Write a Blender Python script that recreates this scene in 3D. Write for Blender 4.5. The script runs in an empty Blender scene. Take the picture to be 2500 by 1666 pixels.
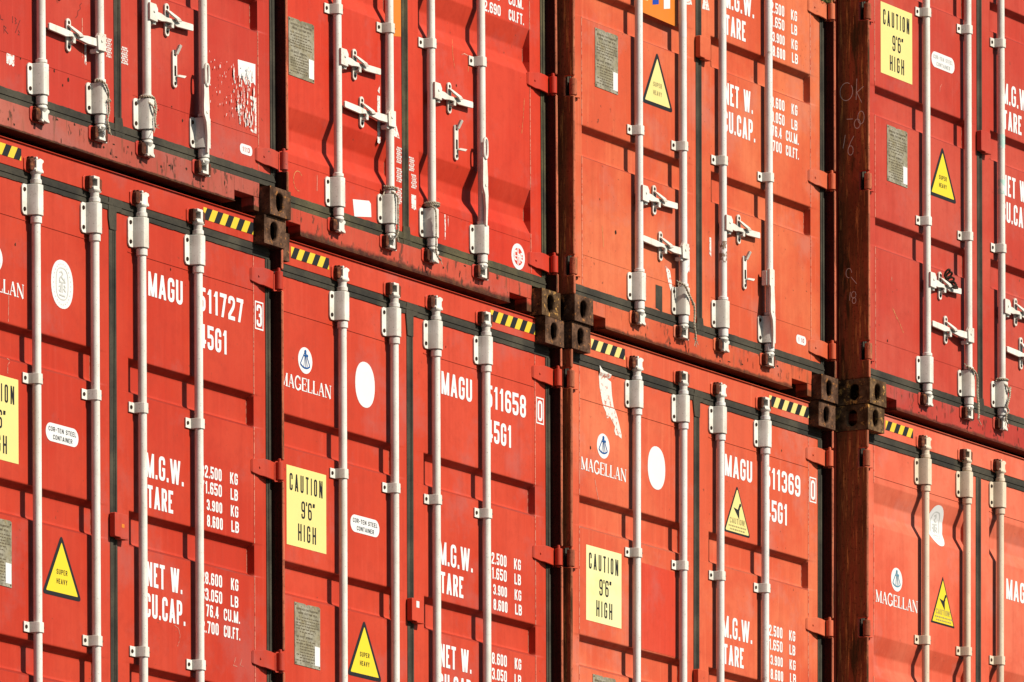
import bpy, bmesh, math, random
from mathutils import Vector, Matrix
R = math.radians
SC = bpy.context.scene
COL = SC.collection
rnd = random.Random(7)
K = .72          # reflectances are written for exposure 0; the picture is exposed half a stop brighter

# ------------------------------------------------------------------ materials
def mat_new(name):
    m = bpy.data.materials.new(name); m.use_nodes = True
    nt = m.node_tree; nt.nodes.clear()
    out = nt.nodes.new('ShaderNodeOutputMaterial'); b = nt.nodes.new('ShaderNodeBsdfPrincipled')
    nt.links.new(b.outputs[0], out.inputs[0])
    return m, nt, b

def N_(nt, typ, **kw):
    n = nt.nodes.new(typ)
    for k, v in kw.items():
        if k in n.inputs: n.inputs[k].default_value = v
        else: setattr(n, k, v)
    return n

def noise(nt, vec, scale, detail=4, rough=.55, sc=(1, 1, 1), off=(0, 0, 0)):
    mp = N_(nt, 'ShaderNodeMapping'); mp.inputs['Scale'].default_value = sc; mp.inputs['Location'].default_value = off
    nt.links.new(vec, mp.inputs[0])
    n = N_(nt, 'ShaderNodeTexNoise', Scale=scale, Detail=detail, Roughness=rough)
    nt.links.new(mp.outputs[0], n.inputs['Vector'])
    return n.outputs['Fac']

def ramp(nt, fac, a, b, va=0., vb=1.):
    n = N_(nt, 'ShaderNodeMapRange'); n.clamp = True
    n.inputs['From Min'].default_value = a; n.inputs['From Max'].default_value = b
    n.inputs['To Min'].default_value = va; n.inputs['To Max'].default_value = vb
    nt.links.new(fac, n.inputs['Value'])
    return n.outputs['Result']

def mix(nt, fac, a, b):
    n = N_(nt, 'ShaderNodeMix', data_type='RGBA')
    for idx, v in ((6, a), (7, b)):
        if isinstance(v, tuple): n.inputs[idx].default_value = (*[x * K for x in v], 1)
        else: nt.links.new(v, n.inputs[idx])
    if isinstance(fac, float): n.inputs[0].default_value = fac
    else: nt.links.new(fac, n.inputs[0])
    return n.outputs[2]

def mul(nt, a, b):
    n = N_(nt, 'ShaderNodeMath', operation='MULTIPLY')
    for i, v in enumerate((a, b)):
        if isinstance(v, (int, float)): n.inputs[i].default_value = v
        else: nt.links.new(v, n.inputs[i])
    return n.outputs[0]

def coords(nt):
    return N_(nt, 'ShaderNodeTexCoord').outputs['Object']

def bump(nt, b, h, strength=.2, dist=.002):
    n = N_(nt, 'ShaderNodeBump'); n.inputs['Strength'].default_value = strength; n.inputs['Distance'].default_value = dist
    nt.links.new(h, n.inputs['Height']); nt.links.new(n.outputs[0], b.inputs['Normal'])

def mat_paint(name, base, faded, rust=.5, seed=0, fade=(.38, .66), zbands=(), rustband=None, rough=.5):
    """old enamel paint: chalky fading in blotches and runs, rust specks and thin scratches"""
    m, nt, b = mat_new(name); v = coords(nt); o = (seed * 3.1, seed * 1.7, seed * 2.3)
    big = noise(nt, v, 1.1, 5, .6, off=o)
    run = noise(nt, v, 1.0, 5, .65, sc=(26, 26, 1.1), off=o)
    c = mix(nt, ramp(nt, big, *fade), base, faded)
    dk = tuple(x * .72 for x in base)
    c = mix(nt, mul(nt, ramp(nt, run, .5, .75), .38), c, dk)
    lt = tuple(min(1, x * 1.10 + .012) for x in faded)
    run2 = noise(nt, v, 1.0, 3, .6, sc=(60, 60, 2.0), off=(o[2], o[0], o[1]))
    c = mix(nt, mul(nt, ramp(nt, run2, .56, .7), .32), c, lt)
    # mottled handling marks
    mot = noise(nt, v, 14, 6, .7, off=o)
    c = mix(nt, mul(nt, ramp(nt, mot, .48, .70), .36), c, dk)
    dust = noise(nt, v, 2.6, 6, .68, off=(o[2], o[1], o[0]))
    c = mix(nt, mul(nt, ramp(nt, dust, .54, .68), .30), c, tuple(.45 * x + .55 * sum(faded) / 3 for x in faded))
    # thin pale scratches: stretched, rotated noise ridges
    mp = N_(nt, 'ShaderNodeMapping'); mp.inputs['Rotation'].default_value = (0, .5 + seed, 0); mp.inputs['Scale'].default_value = (2.0, 2.0, 55)
    nt.links.new(v, mp.inputs[0])
    sn = N_(nt, 'ShaderNodeTexNoise', Scale=1.0, Detail=2.0, Roughness=.5); nt.links.new(mp.outputs[0], sn.inputs['Vector'])
    gate = noise(nt, v, 2.3, 2, .5, off=(o[1], o[2], o[0]))
    scr = mul(nt, ramp(nt, sn.outputs['Fac'], .745, .77), ramp(nt, gate, .55, .63))
    c = mix(nt, mul(nt, scr, .5), c, lt)
    # rust specks
    sp = noise(nt, v, 46, 3, .55, off=o); area = noise(nt, v, 1.9, 3, .6, off=(o[1], o[0], o[2]))
    k = mul(nt, ramp(nt, sp, .71 - .05 * rust, .74), ramp(nt, area, .47, .62, .1, 1))
    c = mix(nt, mul(nt, k, min(1., .5 + rust * .5)), c, (.10, .035, .018))
    if rustband:                                            # rust and moss creeping up from the lower edge
        z0, z1, amt = rustband
        sx = N_(nt, 'ShaderNodeSeparateXYZ'); nt.links.new(v, sx.inputs[0])
        g = ramp(nt, sx.outputs[2], z0, z1, 1, 0)
        ad = N_(nt, 'ShaderNodeMath', operation='ADD'); nt.links.new(g, ad.inputs[0])
        nt.links.new(noise(nt, v, 9, 6, .7, off=o), ad.inputs[1])
        kk = ramp(nt, ad.outputs[0], .95, 1.2)
        c = mix(nt, mul(nt, kk, amt), c, mix(nt, ramp(nt, noise(nt, v, 30, 4), .4, .6), (.022, .012, .006), (.085, .042, .016)))
        # brown run marks
        k2 = mul(nt, ramp(nt, noise(nt, v, 1, 4, .6, sc=(34, 34, 5), off=o), .58, .7), .7 * amt)
        c = mix(nt, k2, c, (.17, .07, .035))
        k3 = mul(nt, ramp(nt, noise(nt, v, 1, 4, .6, sc=(30, 30, 15), off=(o[2], 0, o[1])), .59, .645), .85 * amt)
        c = mix(nt, k3, c, (.07, .035, .02))
    nt.links.new(c, b.inputs['Base Color'])
    nt.links.new(ramp(nt, mot, .3, .7, rough - .08, rough + .15), b.inputs['Roughness'])
    b.inputs['Specular IOR Level'].default_value = .16
    wav = noise(nt, v, 5, 2, .5); bump(nt, b, wav, .12, .01)
    return m

def mat_rust(name, dark, mid, bright, seed=0, streak=False, amt=.5):
    """scaling rust: dark crust, brown bloom, orange flakes; runs down a post when streaked"""
    m, nt, b = mat_new(name); v = coords(nt); o = (seed * 1.3, seed * 2.7, seed)
    sc = (34, 34, 1.3) if streak else (1, 1, 1)
    a = noise(nt, v, 1 if streak else 11, 7, .7, sc=sc, off=o)
    c = mix(nt, ramp(nt, a, .42, .58), dark, mid)
    big = noise(nt, v, 3.6 if streak else 16, 5, .65, off=(o[1], o[2], o[0]))
    c = mix(nt, mul(nt, ramp(nt, big, .48, .62), .6), c, tuple(x * .42 for x in dark))
    s2 = noise(nt, v, 1 if streak else 30, 6, .72, sc=(75, 75, 5) if streak else (1, 1, 1), off=o)
    c = mix(nt, mul(nt, ramp(nt, s2, .56, .65), amt), c, bright)
    s3 = noise(nt, v, 70, 4, .65, off=o)
    c = mix(nt, mul(nt, ramp(nt, s3, .56, .64), .65), c, tuple(x * .3 for x in dark))
    if streak:
        bl = noise(nt, v, 1, 6, .72, sc=(14, 14, 2.2), off=(o[2], o[0], o[1]))
        c = mix(nt, mul(nt, ramp(nt, bl, .55, .63), .85), c, (.05, .032, .010))
    nt.links.new(c, b.inputs['Base Color']); b.inputs['Roughness'].default_value = .85
    b.inputs['Specular IOR Level'].default_value = .15
    bump(nt, b, s2, .7, .005)
    return m

def mat_white(name, base, grime, seed=0):
    """galvanised and painted rod gear: off-white with speckled grime"""
    m, nt, b = mat_new(name); v = coords(nt)
    a = noise(nt, v, 7, 5, .65, off=(seed, 0, 0)); s = noise(nt, v, 130, 3, .6); st = noise(nt, v, 1, 4, .6, sc=(60, 60, 6))
    c = mix(nt, mul(nt, ramp(nt, a, .42, .7), .55), base, grime)
    c = mix(nt, mul(nt, ramp(nt, st, .55, .7), .35), c, tuple(x * .75 for x in grime))
    c = mix(nt, mul(nt, ramp(nt, s, .60, .7), .5), c, (.2, .15, .1))
    c = mix(nt, mul(nt, ramp(nt, noise(nt, v, 2.2, 6, .7, off=(1, seed, 2)), .5, .66), .4), c, grime)
    ru = noise(nt, v, 11, 6, .7, off=(3 + seed, 1, 5))
    c = mix(nt, mul(nt, ramp(nt, ru, .66, .73), .7), c, (.28, .13, .05))
    nt.links.new(c, b.inputs['Base Color']); b.inputs['Roughness'].default_value = .5
    b.inputs['Specular IOR Level'].default_value = .3
    bump(nt, b, s, .12, .001)
    return m

def mat_flat(name, col, rough=.6, grime=None, scale=12, amt=.4, spec=.25):
    m, nt, b = mat_new(name); v = coords(nt)
    g = grime or tuple(x * .8 for x in col)
    c = mix(nt, mul(nt, ramp(nt, noise(nt, v, scale, 6, .7), .45, .7), amt), col, g)
    nt.links.new(c, b.inputs['Base Color']); b.inputs['Roughness'].default_value = rough
    b.inputs['Specular IOR Level'].default_value = spec
    return m

def mat_worn(name, col, lost, scale=40, keep=.5):
    """sticker or stencil paint flaking off to what lies under it"""
    m, nt, b = mat_new(name); v = coords(nt)
    f = ramp(nt, noise(nt, v, scale, 5, .7), keep, keep + .05)
    c = mix(nt, f, col, lost)
    nt.links.new(c, b.inputs['Base Color']); b.inputs['Roughness'].default_value = .6
    b.inputs['Specular IOR Level'].default_value = .2
    return m

def mat_gasket(name, dust, amt):
    m, nt, b = mat_new(name); v = coords(nt)
    a = noise(nt, v, 1, 5, .65, sc=(5, 5, 5)); st = noise(nt, v, 1, 4, .6, sc=(90, 1, 90))
    c = mix(nt, mul(nt, ramp(nt, a, .35, .7), amt), (.027, .023, .017), dust)
    c = mix(nt, mul(nt, ramp(nt, st, .55, .68), .5), c, (.012, .012, .012))
    nt.links.new(c, b.inputs['Base Color']); b.inputs['Roughness'].default_value = .75
    b.inputs['Specular IOR Level'].default_value = .2
    bump(nt, b, st, .4, .003)
    return m

M = {}
M['text'] = mat_worn('stencil_white', (.86, .85, .83), (.62, .42, .38), 55, .68)
M['ink'] = mat_flat('black_ink', (.014, .014, .016), .5)
M['ink_pale'] = mat_flat('pale_ink', (.36, .29, .12), .6)
M['sign'] = mat_flat('sign_yellow', (.86, .73, .26), .5, (.80, .66, .25), 5, .5)
M['sign_pale'] = mat_flat('sign_pale_yellow', (.88, .82, .42), .5, (.85, .76, .28), 4, .8)
M['tri_yellow'] = mat_flat('warning_yellow', (.86, .66, .03), .45, (.8, .6, .05), 6, .4)
M['tri_pale'] = mat_flat('faded_warning_yellow', (.84, .72, .27), .5, (.8, .66, .2), 6, .5)
M['tape_yellow'] = mat_flat('tape_yellow', (.84, .57, .03), .5, (.8, .55, .1), 20, .5)
M['tape_pale'] = mat_flat('tape_pale_yellow', (.84, .68, .22), .5, (.8, .6, .15), 20, .5)
M['sticker'] = mat_flat('sticker_white', (.85, .84, .82), .45, (.8, .78, .74), 14, .4)
M['sticker_worn'] = mat_worn('sticker_worn', (.84, .81, .76), (.66, .2, .14), 70, .53)
M['torn_paper'] = mat_worn('torn_paper', (.84, .79, .71), (.64, .2, .13), 36, .545)
M['crest'] = mat_flat('crest_grey', (.60, .60, .56), .6)
M['blue'] = mat_flat('logo_blue', (.005, .085, .30), .5)
M['blue_bright'] = mat_flat('placard_blue', (.01, .06, .42), .5)
M['blue_pale'] = mat_flat('logo_faded_blue', (.13, .29, .38), .5)
M['red_ink'] = mat_flat('logo_red', (.66, .06, .035), .5)
M['orange'] = mat_flat('sticker_orange', (.78, .22, .02), .5)
M['plate'] = mat_rust('data_plate_metal', (.30, .265, .17), (.38, .35, .27), (.27, .2, .09), 3, amt=.6)
M['plate_ink'] = mat_flat('plate_engraving', (.12, .09, .05), .6)
M['gasket'] = mat_gasket('door_rubber', (.105, .090, .058), .75)
M['gasket_mossy'] = mat_gasket('mossy_door_rubber', (.15, .125, .055), .8)
M['casting'] = mat_rust('rusted_casting', (.055, .023, .010), (.165, .084, .048), (.55, .22, .055), 1, amt=.85)
M['casting_b'] = mat_rust('flaking_casting', (.075, .036, .013), (.21, .120, .058), (.74, .39, .10), 5, amt=1.)
M['post'] = mat_rust('rusted_post', (.27, .092, .030), (.42, .088, .036), (.85, .36, .10), 2, streak=True, amt=.9)
M['post_edge'] = mat_rust('worn_post_edge', (.40, .12, .06), (.70, .17, .085), (.80, .36, .17), 11, streak=True, amt=.5)
M['post_inner'] = mat_rust('shaded_post_channel', (.05, .010, .006), (.09, .012, .008), (.10, .03, .012), 9, streak=True, amt=.3)  # shade of the gap between door and post, painted into the colour
M['keeper'] = mat_rust('rusted_keeper', (.075, .024, .012), (.21, .058, .030), (.40, .16, .06), 4, amt=.55)
M['bolt'] = mat_rust('bolt_rust', (.03, .014, .008), (.06, .028, .014), (.14, .06, .025), 6)
M['rod'] = mat_white('rod_white', (.92, .885, .80), (.66, .60, .50), 0)
M['rod_grey'] = mat_white('rod_grey_white', (.91, .89, .84), (.70, .66, .60), 2)
M['rod_cream'] = mat_white('rod_cream', (.84, .70, .52), (.66, .52, .37), 4)
M['gear'] = mat_white('gear_white', (.90, .865, .77), (.54, .47, .36), 1)
M['chalk'] = mat_worn('chalk', (.95, .85, .74), (.3, .13, .07), 140, .60)
M['rope'] = mat_flat('rope_fibre', (.55, .47, .34), .9, (.24, .19, .12), 60, .7)
M['wire'] = mat_rust('rusty_wire', (.03, .018, .012), (.06, .03, .018), (.12, .05, .02), 7)
M['leaf'] = mat_flat('grass_green', (.11, .13, .03), .7, (.2, .17, .05), 60, .6)
M['dark'] = mat_flat('hole_dark', (.012, .009, .007), .9)
M['inner'] = mat_rust('shaded_pocket_steel', (.03, .018, .01), (.06, .04, .022), (.12, .06, .02), 8, amt=.4)  # near-black steel: the darkness inside the pocket is put into its colour

# ------------------------------------------------------------------ mesh builder, local axes: s right, z up, n out of the doors (y = -n)
class MB:
    def __init__(self): self.v = []; self.f = []; self.m = []
    def add(self, vs, fs, mi=0):
        k = len(self.v); self.v += [tuple(p) for p in vs]; self.f += [tuple(i + k for i in f) for f in fs]; self.m += [mi] * len(fs)
    def box(self, s0, s1, z0, z1, n0, n1, mi=0):
        vs = [(s, -n, z) for z in (z0, z1) for n in (n1, n0) for s in (s0, s1)]
        self.add(vs, [(0, 2, 3, 1), (4, 5, 7, 6), (0, 1, 5, 4), (2, 6, 7, 3), (0, 4, 6, 2), (1, 3, 7, 5)], mi)
    def prism(self, poly, n0, n1, mi=0):
        """poly in (s,z) counter-clockwise seen from the front"""
        k = len(poly)
        if sum(poly[i][0] * poly[(i + 1) % k][1] - poly[(i + 1) % k][0] * poly[i][1] for i in range(k)) < 0: poly = poly[::-1]
        vs = [(s, -n1, z) for s, z in poly] + [(s, -n0, z) for s, z in poly]
        fs = [tuple(range(k)), tuple(range(2 * k - 1, k - 1, -1))] + [(i + k, (i + 1) % k + k, (i + 1) % k, i) for i in range(k)]
        self.add(vs, fs, mi)
    def sheet(self, poly, n, mi=0):
        k = len(poly)
        if sum(poly[i][0] * poly[(i + 1) % k][1] - poly[(i + 1) % k][0] * poly[i][1] for i in range(k)) < 0: poly = poly[::-1]
        self.add([(s, -n, z) for s, z in poly], [tuple(range(k))], mi)
    def lathe(self, prof, s, n, seg=20, mi=0, cap=True):
        """prof: (r, z) from bottom to top, axis vertical"""
        vs = []; fs = []
        for r, z in prof:
            for i in range(seg):
                a = 2 * math.pi * i / seg; vs.append((s + r * math.cos(a), -n + r * math.sin(a), z))
        for j in range(len(prof) - 1):
            for i in range(seg):
                a, b_ = j * seg + i, j * seg + (i + 1) % seg
                fs.append((a, b_, b_ + seg, a + seg))
        if cap: fs.append(tuple(range(seg - 1, -1, -1))); fs.append(tuple(range(len(vs) - seg, len(vs))))
        self.add(vs, fs, mi)
    def disc(self, s, z, r, n0, n1, seg=12, mi=0):
        self.prism([(s + r * math.cos(2 * math.pi * i / seg), z + r * math.sin(2 * math.pi * i / seg)) for i in range(seg)], n0, n1, mi)
    def loft(self, secs, mi=0):
        """secs: four corner points (s,z,n) each, in order; joined and capped"""
        vs = [(s, -n, z) for sec in secs for s, z, n in sec]; fs = []
        for j in range(len(secs) - 1):
            for i in range(4): fs.append((j * 4 + i, j * 4 + (i + 1) % 4, j * 4 + 4 + (i + 1) % 4, j * 4 + 4 + i))
        fs.append((3, 2, 1, 0)); e = len(vs) - 4; fs.append((e, e + 1, e + 2, e + 3)); self.add(vs, fs, mi)
    def tube(self, pts, r, seg=8, mi=0):
        """pts in (s,z,n)"""
        P = [Vector((s, -n, z)) for s, z, n in pts]; rings = []; up = Vector((.3, .5, .81))
        for i, p in enumerate(P):
            t = (P[min(i + 1, len(P) - 1)] - P[max(i - 1, 0)]).normalized()
            a = t.cross(up)
            if a.length < 1e-4: a = t.cross(Vector((1, 0, 0)))
            a.normalize(); b_ = t.cross(a); up = b_.cross(t) if False else up
            rings.append([p + (a * math.cos(2 * math.pi * k / seg) + b_ * math.sin(2 * math.pi * k / seg)) * r for k in range(seg)])
        vs = [q for g in rings for q in g]; fs = []
        for j in range(len(P) - 1):
            for i in range(seg): fs.append((j * seg + i, j * seg + (i + 1) % seg, j * seg + seg + (i + 1) % seg, j * seg + seg + i))
        fs.append(tuple(range(seg))); fs.append(tuple(range(len(vs) - seg, len(vs))))
        self.add(vs, fs, mi)
    def build(self, name, mats, parent=None, smooth=False, bevel=0., seg=2):
        me = bpy.data.meshes.new(name); me.from_pydata(self.v, [], self.f)
        mats = mats if isinstance(mats, (list, tuple)) else [mats]
        for m in mats: me.materials.append(m)
        me.polygons.foreach_set('material_index', self.m)
        if smooth or bevel:
            bm = bmesh.new(); bm.from_mesh(me); bmesh.ops.recalc_face_normals(bm, faces=bm.faces); bm.to_mesh(me); bm.free()
        if smooth or bevel:
            me.polygons.foreach_set('use_smooth', [True] * len(me.polygons))
            if not bevel: me.set_sharp_from_angle(angle=R(38))
        me.update()
        o = bpy.data.objects.new(name, me); COL.objects.link(o)
        if parent: o.parent = parent
        if bevel:
            md = o.modifiers.new('edge', 'BEVEL'); md.width = bevel; md.segments = seg; md.limit_method = 'ANGLE'; md.angle_limit = R(35); md.harden_normals = True
        return o

def rrect(s0, s1, z0, z1, r, k=5):
    out = []
    for cx, cz, a0 in ((s1 - r, z1 - r, 0), (s0 + r, z1 - r, 90), (s0 + r, z0 + r, 180), (s1 - r, z0 + r, 270)):
        for i in range(k + 1):
            a = R(a0 + 90 * i / k); out.append((cx + r * math.cos(a), cz + r * math.sin(a)))
    return out

# ------------------------------------------------------------------ stroke lettering
F1 = 1  # fillet flag
GL = {
 'O': (1, ['c', (0, 0, 1), (1, 0, 1), (1, 1, 1), (0, 1, 1)]),
 'C': (1, ['p', (1, .68), (1, 1, 1), (0, 1, 1), (0, 0, 1), (1, 0, 1), (1, .32)]),
 'G': (1, ['p', (1, .70), (1, 1, 1), (0, 1, 1), (0, 0, 1), (1, 0, 1), (1, .46), (.55, .46)]),
 'U': (1, ['p', (0, 1), (0, 0, 1), (1, 0, 1), (1, 1)]),
 'M': (1.3, ['p', (0, 0), (0, 1)], ['p', (1, 0), (1, 1)], ['d', (0, 1), (.5, 0)], ['d', (1, 1), (.5, 0)]),
 'A': (1.12, ['d', (0, 0), (.5, 1)], ['d', (1, 0), (.5, 1)], ['p', (.17, .24), (.83, .24)]),
 'N': (1.08, ['p', (0, 0), (0, 1)], ['p', (1, 0), (1, 1)], ['d', (0, 1), (1, 0)]),
 'W': (1.65, ['d', (0, 1), (.26, 0)], ['d', (.5, 1), (.26, 0)], ['d', (.5, 1), (.74, 0)], ['d', (1, 1), (.74, 0)]),
 'V': (1.1, ['d', (0, 1), (.5, 0)], ['d', (1, 1), (.5, 0)]),
 'Y': (1.1, ['d', (0, 1), (.5, .42)], ['d', (1, 1), (.5, .42)], ['p', (.5, 0), (.5, .44)]),
 'T': (.95, ['p', (0, 1), (1, 1)], ['p', (.5, 0), (.5, 1)]),
 'E': (.88, ['p', (1, 1), (0, 1), (0, 0), (1, 0)], ['p', (0, .52), (.85, .52)]),
 'F': (.85, ['p', (1, 1), (0, 1), (0, 0)], ['p', (0, .52), (.85, .52)]),
 'L': (.85, ['p', (0, 1), (0, 0), (1, 0)]),
 'H': (1.05, ['p', (0, 0), (0, 1)], ['p', (1, 0), (1, 1)], ['p', (0, .5), (1, .5)]),
 'I': (.3, ['p', (.5, 0), (.5, 1)]),
 'P': (1, ['p', (0, 0), (0, 1)], ['p', (0, 1), (1, 1, 1), (1, .45, 1), (0, .45)]),
 'R': (1, ['p', (0, 0), (0, 1)], ['p', (0, 1), (1, 1, 1), (1, .48, 1), (0, .48)], ['d', (1, 0), (.55, .48)]),
 'B': (1, ['p', (0, 0), (0, 1)], ['p', (0, 1), (1, 1, 1), (1, .52, 1), (0, .52)], ['p', (0, .52), (1, .52, 1), (1, 0, 1), (0, 0)]),
 'K': (1.05, ['p', (0, 0), (0, 1)], ['d', (.05, .36), (1, 1)], ['d', (.32, .56), (1, 0)]),
 'S': (1, ['p', (1, .74), (1, 1, 1), (0, 1, 1), (0, .52, 1), (1, .48, 1), (1, 0, 1), (0, 0, 1), (0, .26)]),
 'D': (1, ['c', (0, 0), (1, 0, 1), (1, 1, 1), (0, 1)]),
 '0': (1, ['c', (0, 0, 1), (1, 0, 1), (1, 1, 1), (0, 1, 1)]),
 '1': (.7, ['p', (.75, 0), (.75, 1)], ['d', (.05, .76), (.7, .97)]),
 '2': (1, ['p', (0, .7), (0, 1, 1), (1, 1, 1), (1, .62, 1), (0, .12), (0, 0), (1, 0)]),
 '3': (1, ['p', (0, .74), (0, 1, 1), (1, 1, 1), (1, .54, 1), (.4, .52)], ['p', (.4, .52), (1, .5, 1), (1, 0, 1), (0, 0, 1), (0, .26)]),
 '4': (1.05, ['p', (.74, 0), (.74, 1)], ['d', (0, .24), (.62, 1)], ['p', (0, .24), (1, .24)]),
 '5': (1, ['p', (1, 1), (0, 1), (0, .56), (1, .6, 1), (1, 0, 1), (0, 0, 1), (0, .26)]),
 '6': (1, ['c', (0, 0, 1), (1, 0, 1), (1, .56, 1), (0, .56, 1)], ['p', (0, .3), (0, 1, 1), (1, 1, 1), (1, .76)]),
 '7': (1, ['p', (0, 1), (1, 1)], ['d', (.3, 0), (1, 1)]),
 '8': (1, ['c', (0, 0, 1), (1, 0, 1), (1, .51, 1), (0, .51, 1)], ['c', (0, .51, 1), (1, .51, 1), (1, 1, 1), (0, 1, 1)]),
 '9': (1, ['c', (0, .44, 1), (1, .44, 1), (1, 1, 1), (0, 1, 1)], ['p', (1, .7), (1, 0, 1), (0, 0, 1), (0, .24)]),
 '.': (.3, ['b', 0, .17]), '-': (.7, ['p', (0, .5), (1, .5)]), ' ': (.55,),
 "'": (.28, ['d', (.3, .78), (.7, 1)]), '"': (.6, ['d', (.0, .78), (.2, 1)], ['d', (.75, .78), (.95, 1)]), '!': (.3, ['p', (.5, .3), (.5, 1)], ['b', 0, .14]),
}

def fillet(pts, rad, closed):
    P = [(p[0], p[1], len(p) > 2) for p in pts]; out = []; n = len(P)
    for i, (x, y, f) in enumerate(P):
        if not f or (not closed and i in (0, n - 1)): out.append((x, y)); continue
        a = Vector(P[i - 1][:2]) - Vector((x, y)); b = Vector(P[(i + 1) % n][:2]) - Vector((x, y))
        r = min(rad, a.length * .5, b.length * .5); a.normalize(); b.normalize()
        p0 = Vector((x, y)) + a * r; p2 = Vector((x, y)) + b * r; p1 = Vector((x, y))
        for k in range(6):
            t = k / 5; w = .62
            q = (p0 * (1 - t) ** 2 + p1 * (2 * t * (1 - t)) * 1.0 + p2 * t * t)
            out.append((q.x, q.y))
    return out

def ribbon(mb, pts, t, lvl, closed=False, mi=0):
    """flat band of width t along 2-D points, mitred"""
    n = len(pts); L = []; Rr = []
    for i in range(n):
        p = Vector(pts[i])
        a = Vector(pts[i - 1]) if (i > 0 or closed) else None
        b = Vector(pts[(i + 1) % n]) if (i < n - 1 or closed) else None
        d1 = (p - a).normalized() if a is not None and (p - a).length > 1e-9 else None
        d2 = (b - p).normalized() if b is not None and (b - p).length > 1e-9 else None
        d1 = d1 or d2; d2 = d2 or d1
        n1 = Vector((-d1.y, d1.x)); n2 = Vector((-d2.y, d2.x)); m = n1 + n2
        m = m.normalized() if m.length > 1e-6 else n1
        k = t / 2 / max(.45, m.dot(n1))
        L.append(p + m * k); Rr.append(p - m * k)
    for i in range(n if closed else n - 1):
        j = (i + 1) % n
        mb.sheet([Rr[i][:], Rr[j][:], L[j][:], L[i][:]], lvl, mi)

def text(mb, s, x0, x1, z0, h, t, n, mi=0, gap=None, rad=.42, fixed=None):
    """stencil lettering between x0 and x1 on the door plane"""
    gap = gap if gap is not None else t * .75
    nat = [GL[c][0] for c in s]; tot = sum(nat)
    unit = (x1 - x0 - gap * (len(s) - 1)) / tot
    x = x0
    for c, wn in zip(s, nat):
        w = wn * unit; g = GL[c]; lv = 0
        tx = min(t, w)
        mx = lambda u: x + tx / 2 + u * max(0, w - tx)
        mz = lambda v: z0 + t / 2 + v * (h - t)
        for st in g[1:]:
            lv += 1; nn = n + lv * .00012
            if st[0] in 'pc':
                pts = [((mx(p[0]), mz(p[1])) + ((1,) if len(p) > 2 else ())) for p in st[1:]]
                # butt ends reach the full cap height
                pp = fillet(pts, rad * w, st[0] == 'c')
                if st[0] == 'p':
                    pp = [list(q) for q in pp]
                    for e, q in ((0, 1), (-1, -2)):
                        for ax in (0, 1):
                            d = pp[e][ax] - pp[q][ax]; o = pp[e][1 - ax] - pp[q][1 - ax]
                            if abs(o) < 1e-6 and ((ax == 1 and st[1:][e][1] in (0, 1)) or (ax == 0 and st[1:][e][0] in (0, 1))): pp[e][ax] += math.copysign(tx / 2, d)
                ribbon(mb, pp, tx, nn, st[0] == 'c', mi)
            elif st[0] == 'd':
                (a, b), (c2, d) = st[1:]
                za, zb = z0 + b * h, z0 + d * h; xa, xb = mx(a), mx(c2); hw = tx * .52
                mb.sheet([(xa - hw, za), (xa + hw, za), (xb + hw, zb), (xb - hw, zb)], nn, mi)
            elif st[0] == 'b':
                mb.sheet([(x, z0 + st[1] * h), (x + w, z0 + st[1] * h), (x + w, z0 + st[2] * h), (x, z0 + st[2] * h)], nn, mi)
        x += w + gap

SER = {  # roman capitals: (width, [(x0,y0,x1,y1,thickness)])
 'M': (1.25, [(.12, 0, .12, 1, .35), (.12, 1, .5, .05, 1), (.88, 1, .5, .05, .35), (.88, 0, .88, 1, 1), (0, .03, .26, .03, .3), (.72, .03, 1, .03, .3), (0, .97, .2, .97, .3), (.82, .97, 1, .97, .3)]),
 'A': (1.05, [(.12, 0, .5, 1, .35), (.88, 0, .5, 1, 1), (.27, .34, .72, .34, .3), (0, .03, .28, .03, .3), (.7, .03, 1, .03, .3)]),
 'G': (1.1, []),
 'E': (.9, [(.18, 0, .18, 1, 1), (.05, .03, .95, .03, .35), (.05, .97, .9, .97, .35), (.18, .52, .7, .52, .3), (.95, 0, .95, .25, .35), (.9, .75, .9, 1, .35), (.7, .4, .7, .64, .3)]),
 'L': (.85, [(.2, 0, .2, 1, 1), (.03, .03, .95, .03, .35), (.03, .97, .4, .97, .3), (.95, 0, .95, .28, .35)]),
 'N': (1.1, [(.12, 0, .12, 1, .35), (.12, 1, .88, 0, 1), (.88, 0, .88, 1, .35), (0, .03, .28, .03, .3), (0, .97, .2, .97, .3), (.74, .97, 1, .97, .3)]),
}
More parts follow.
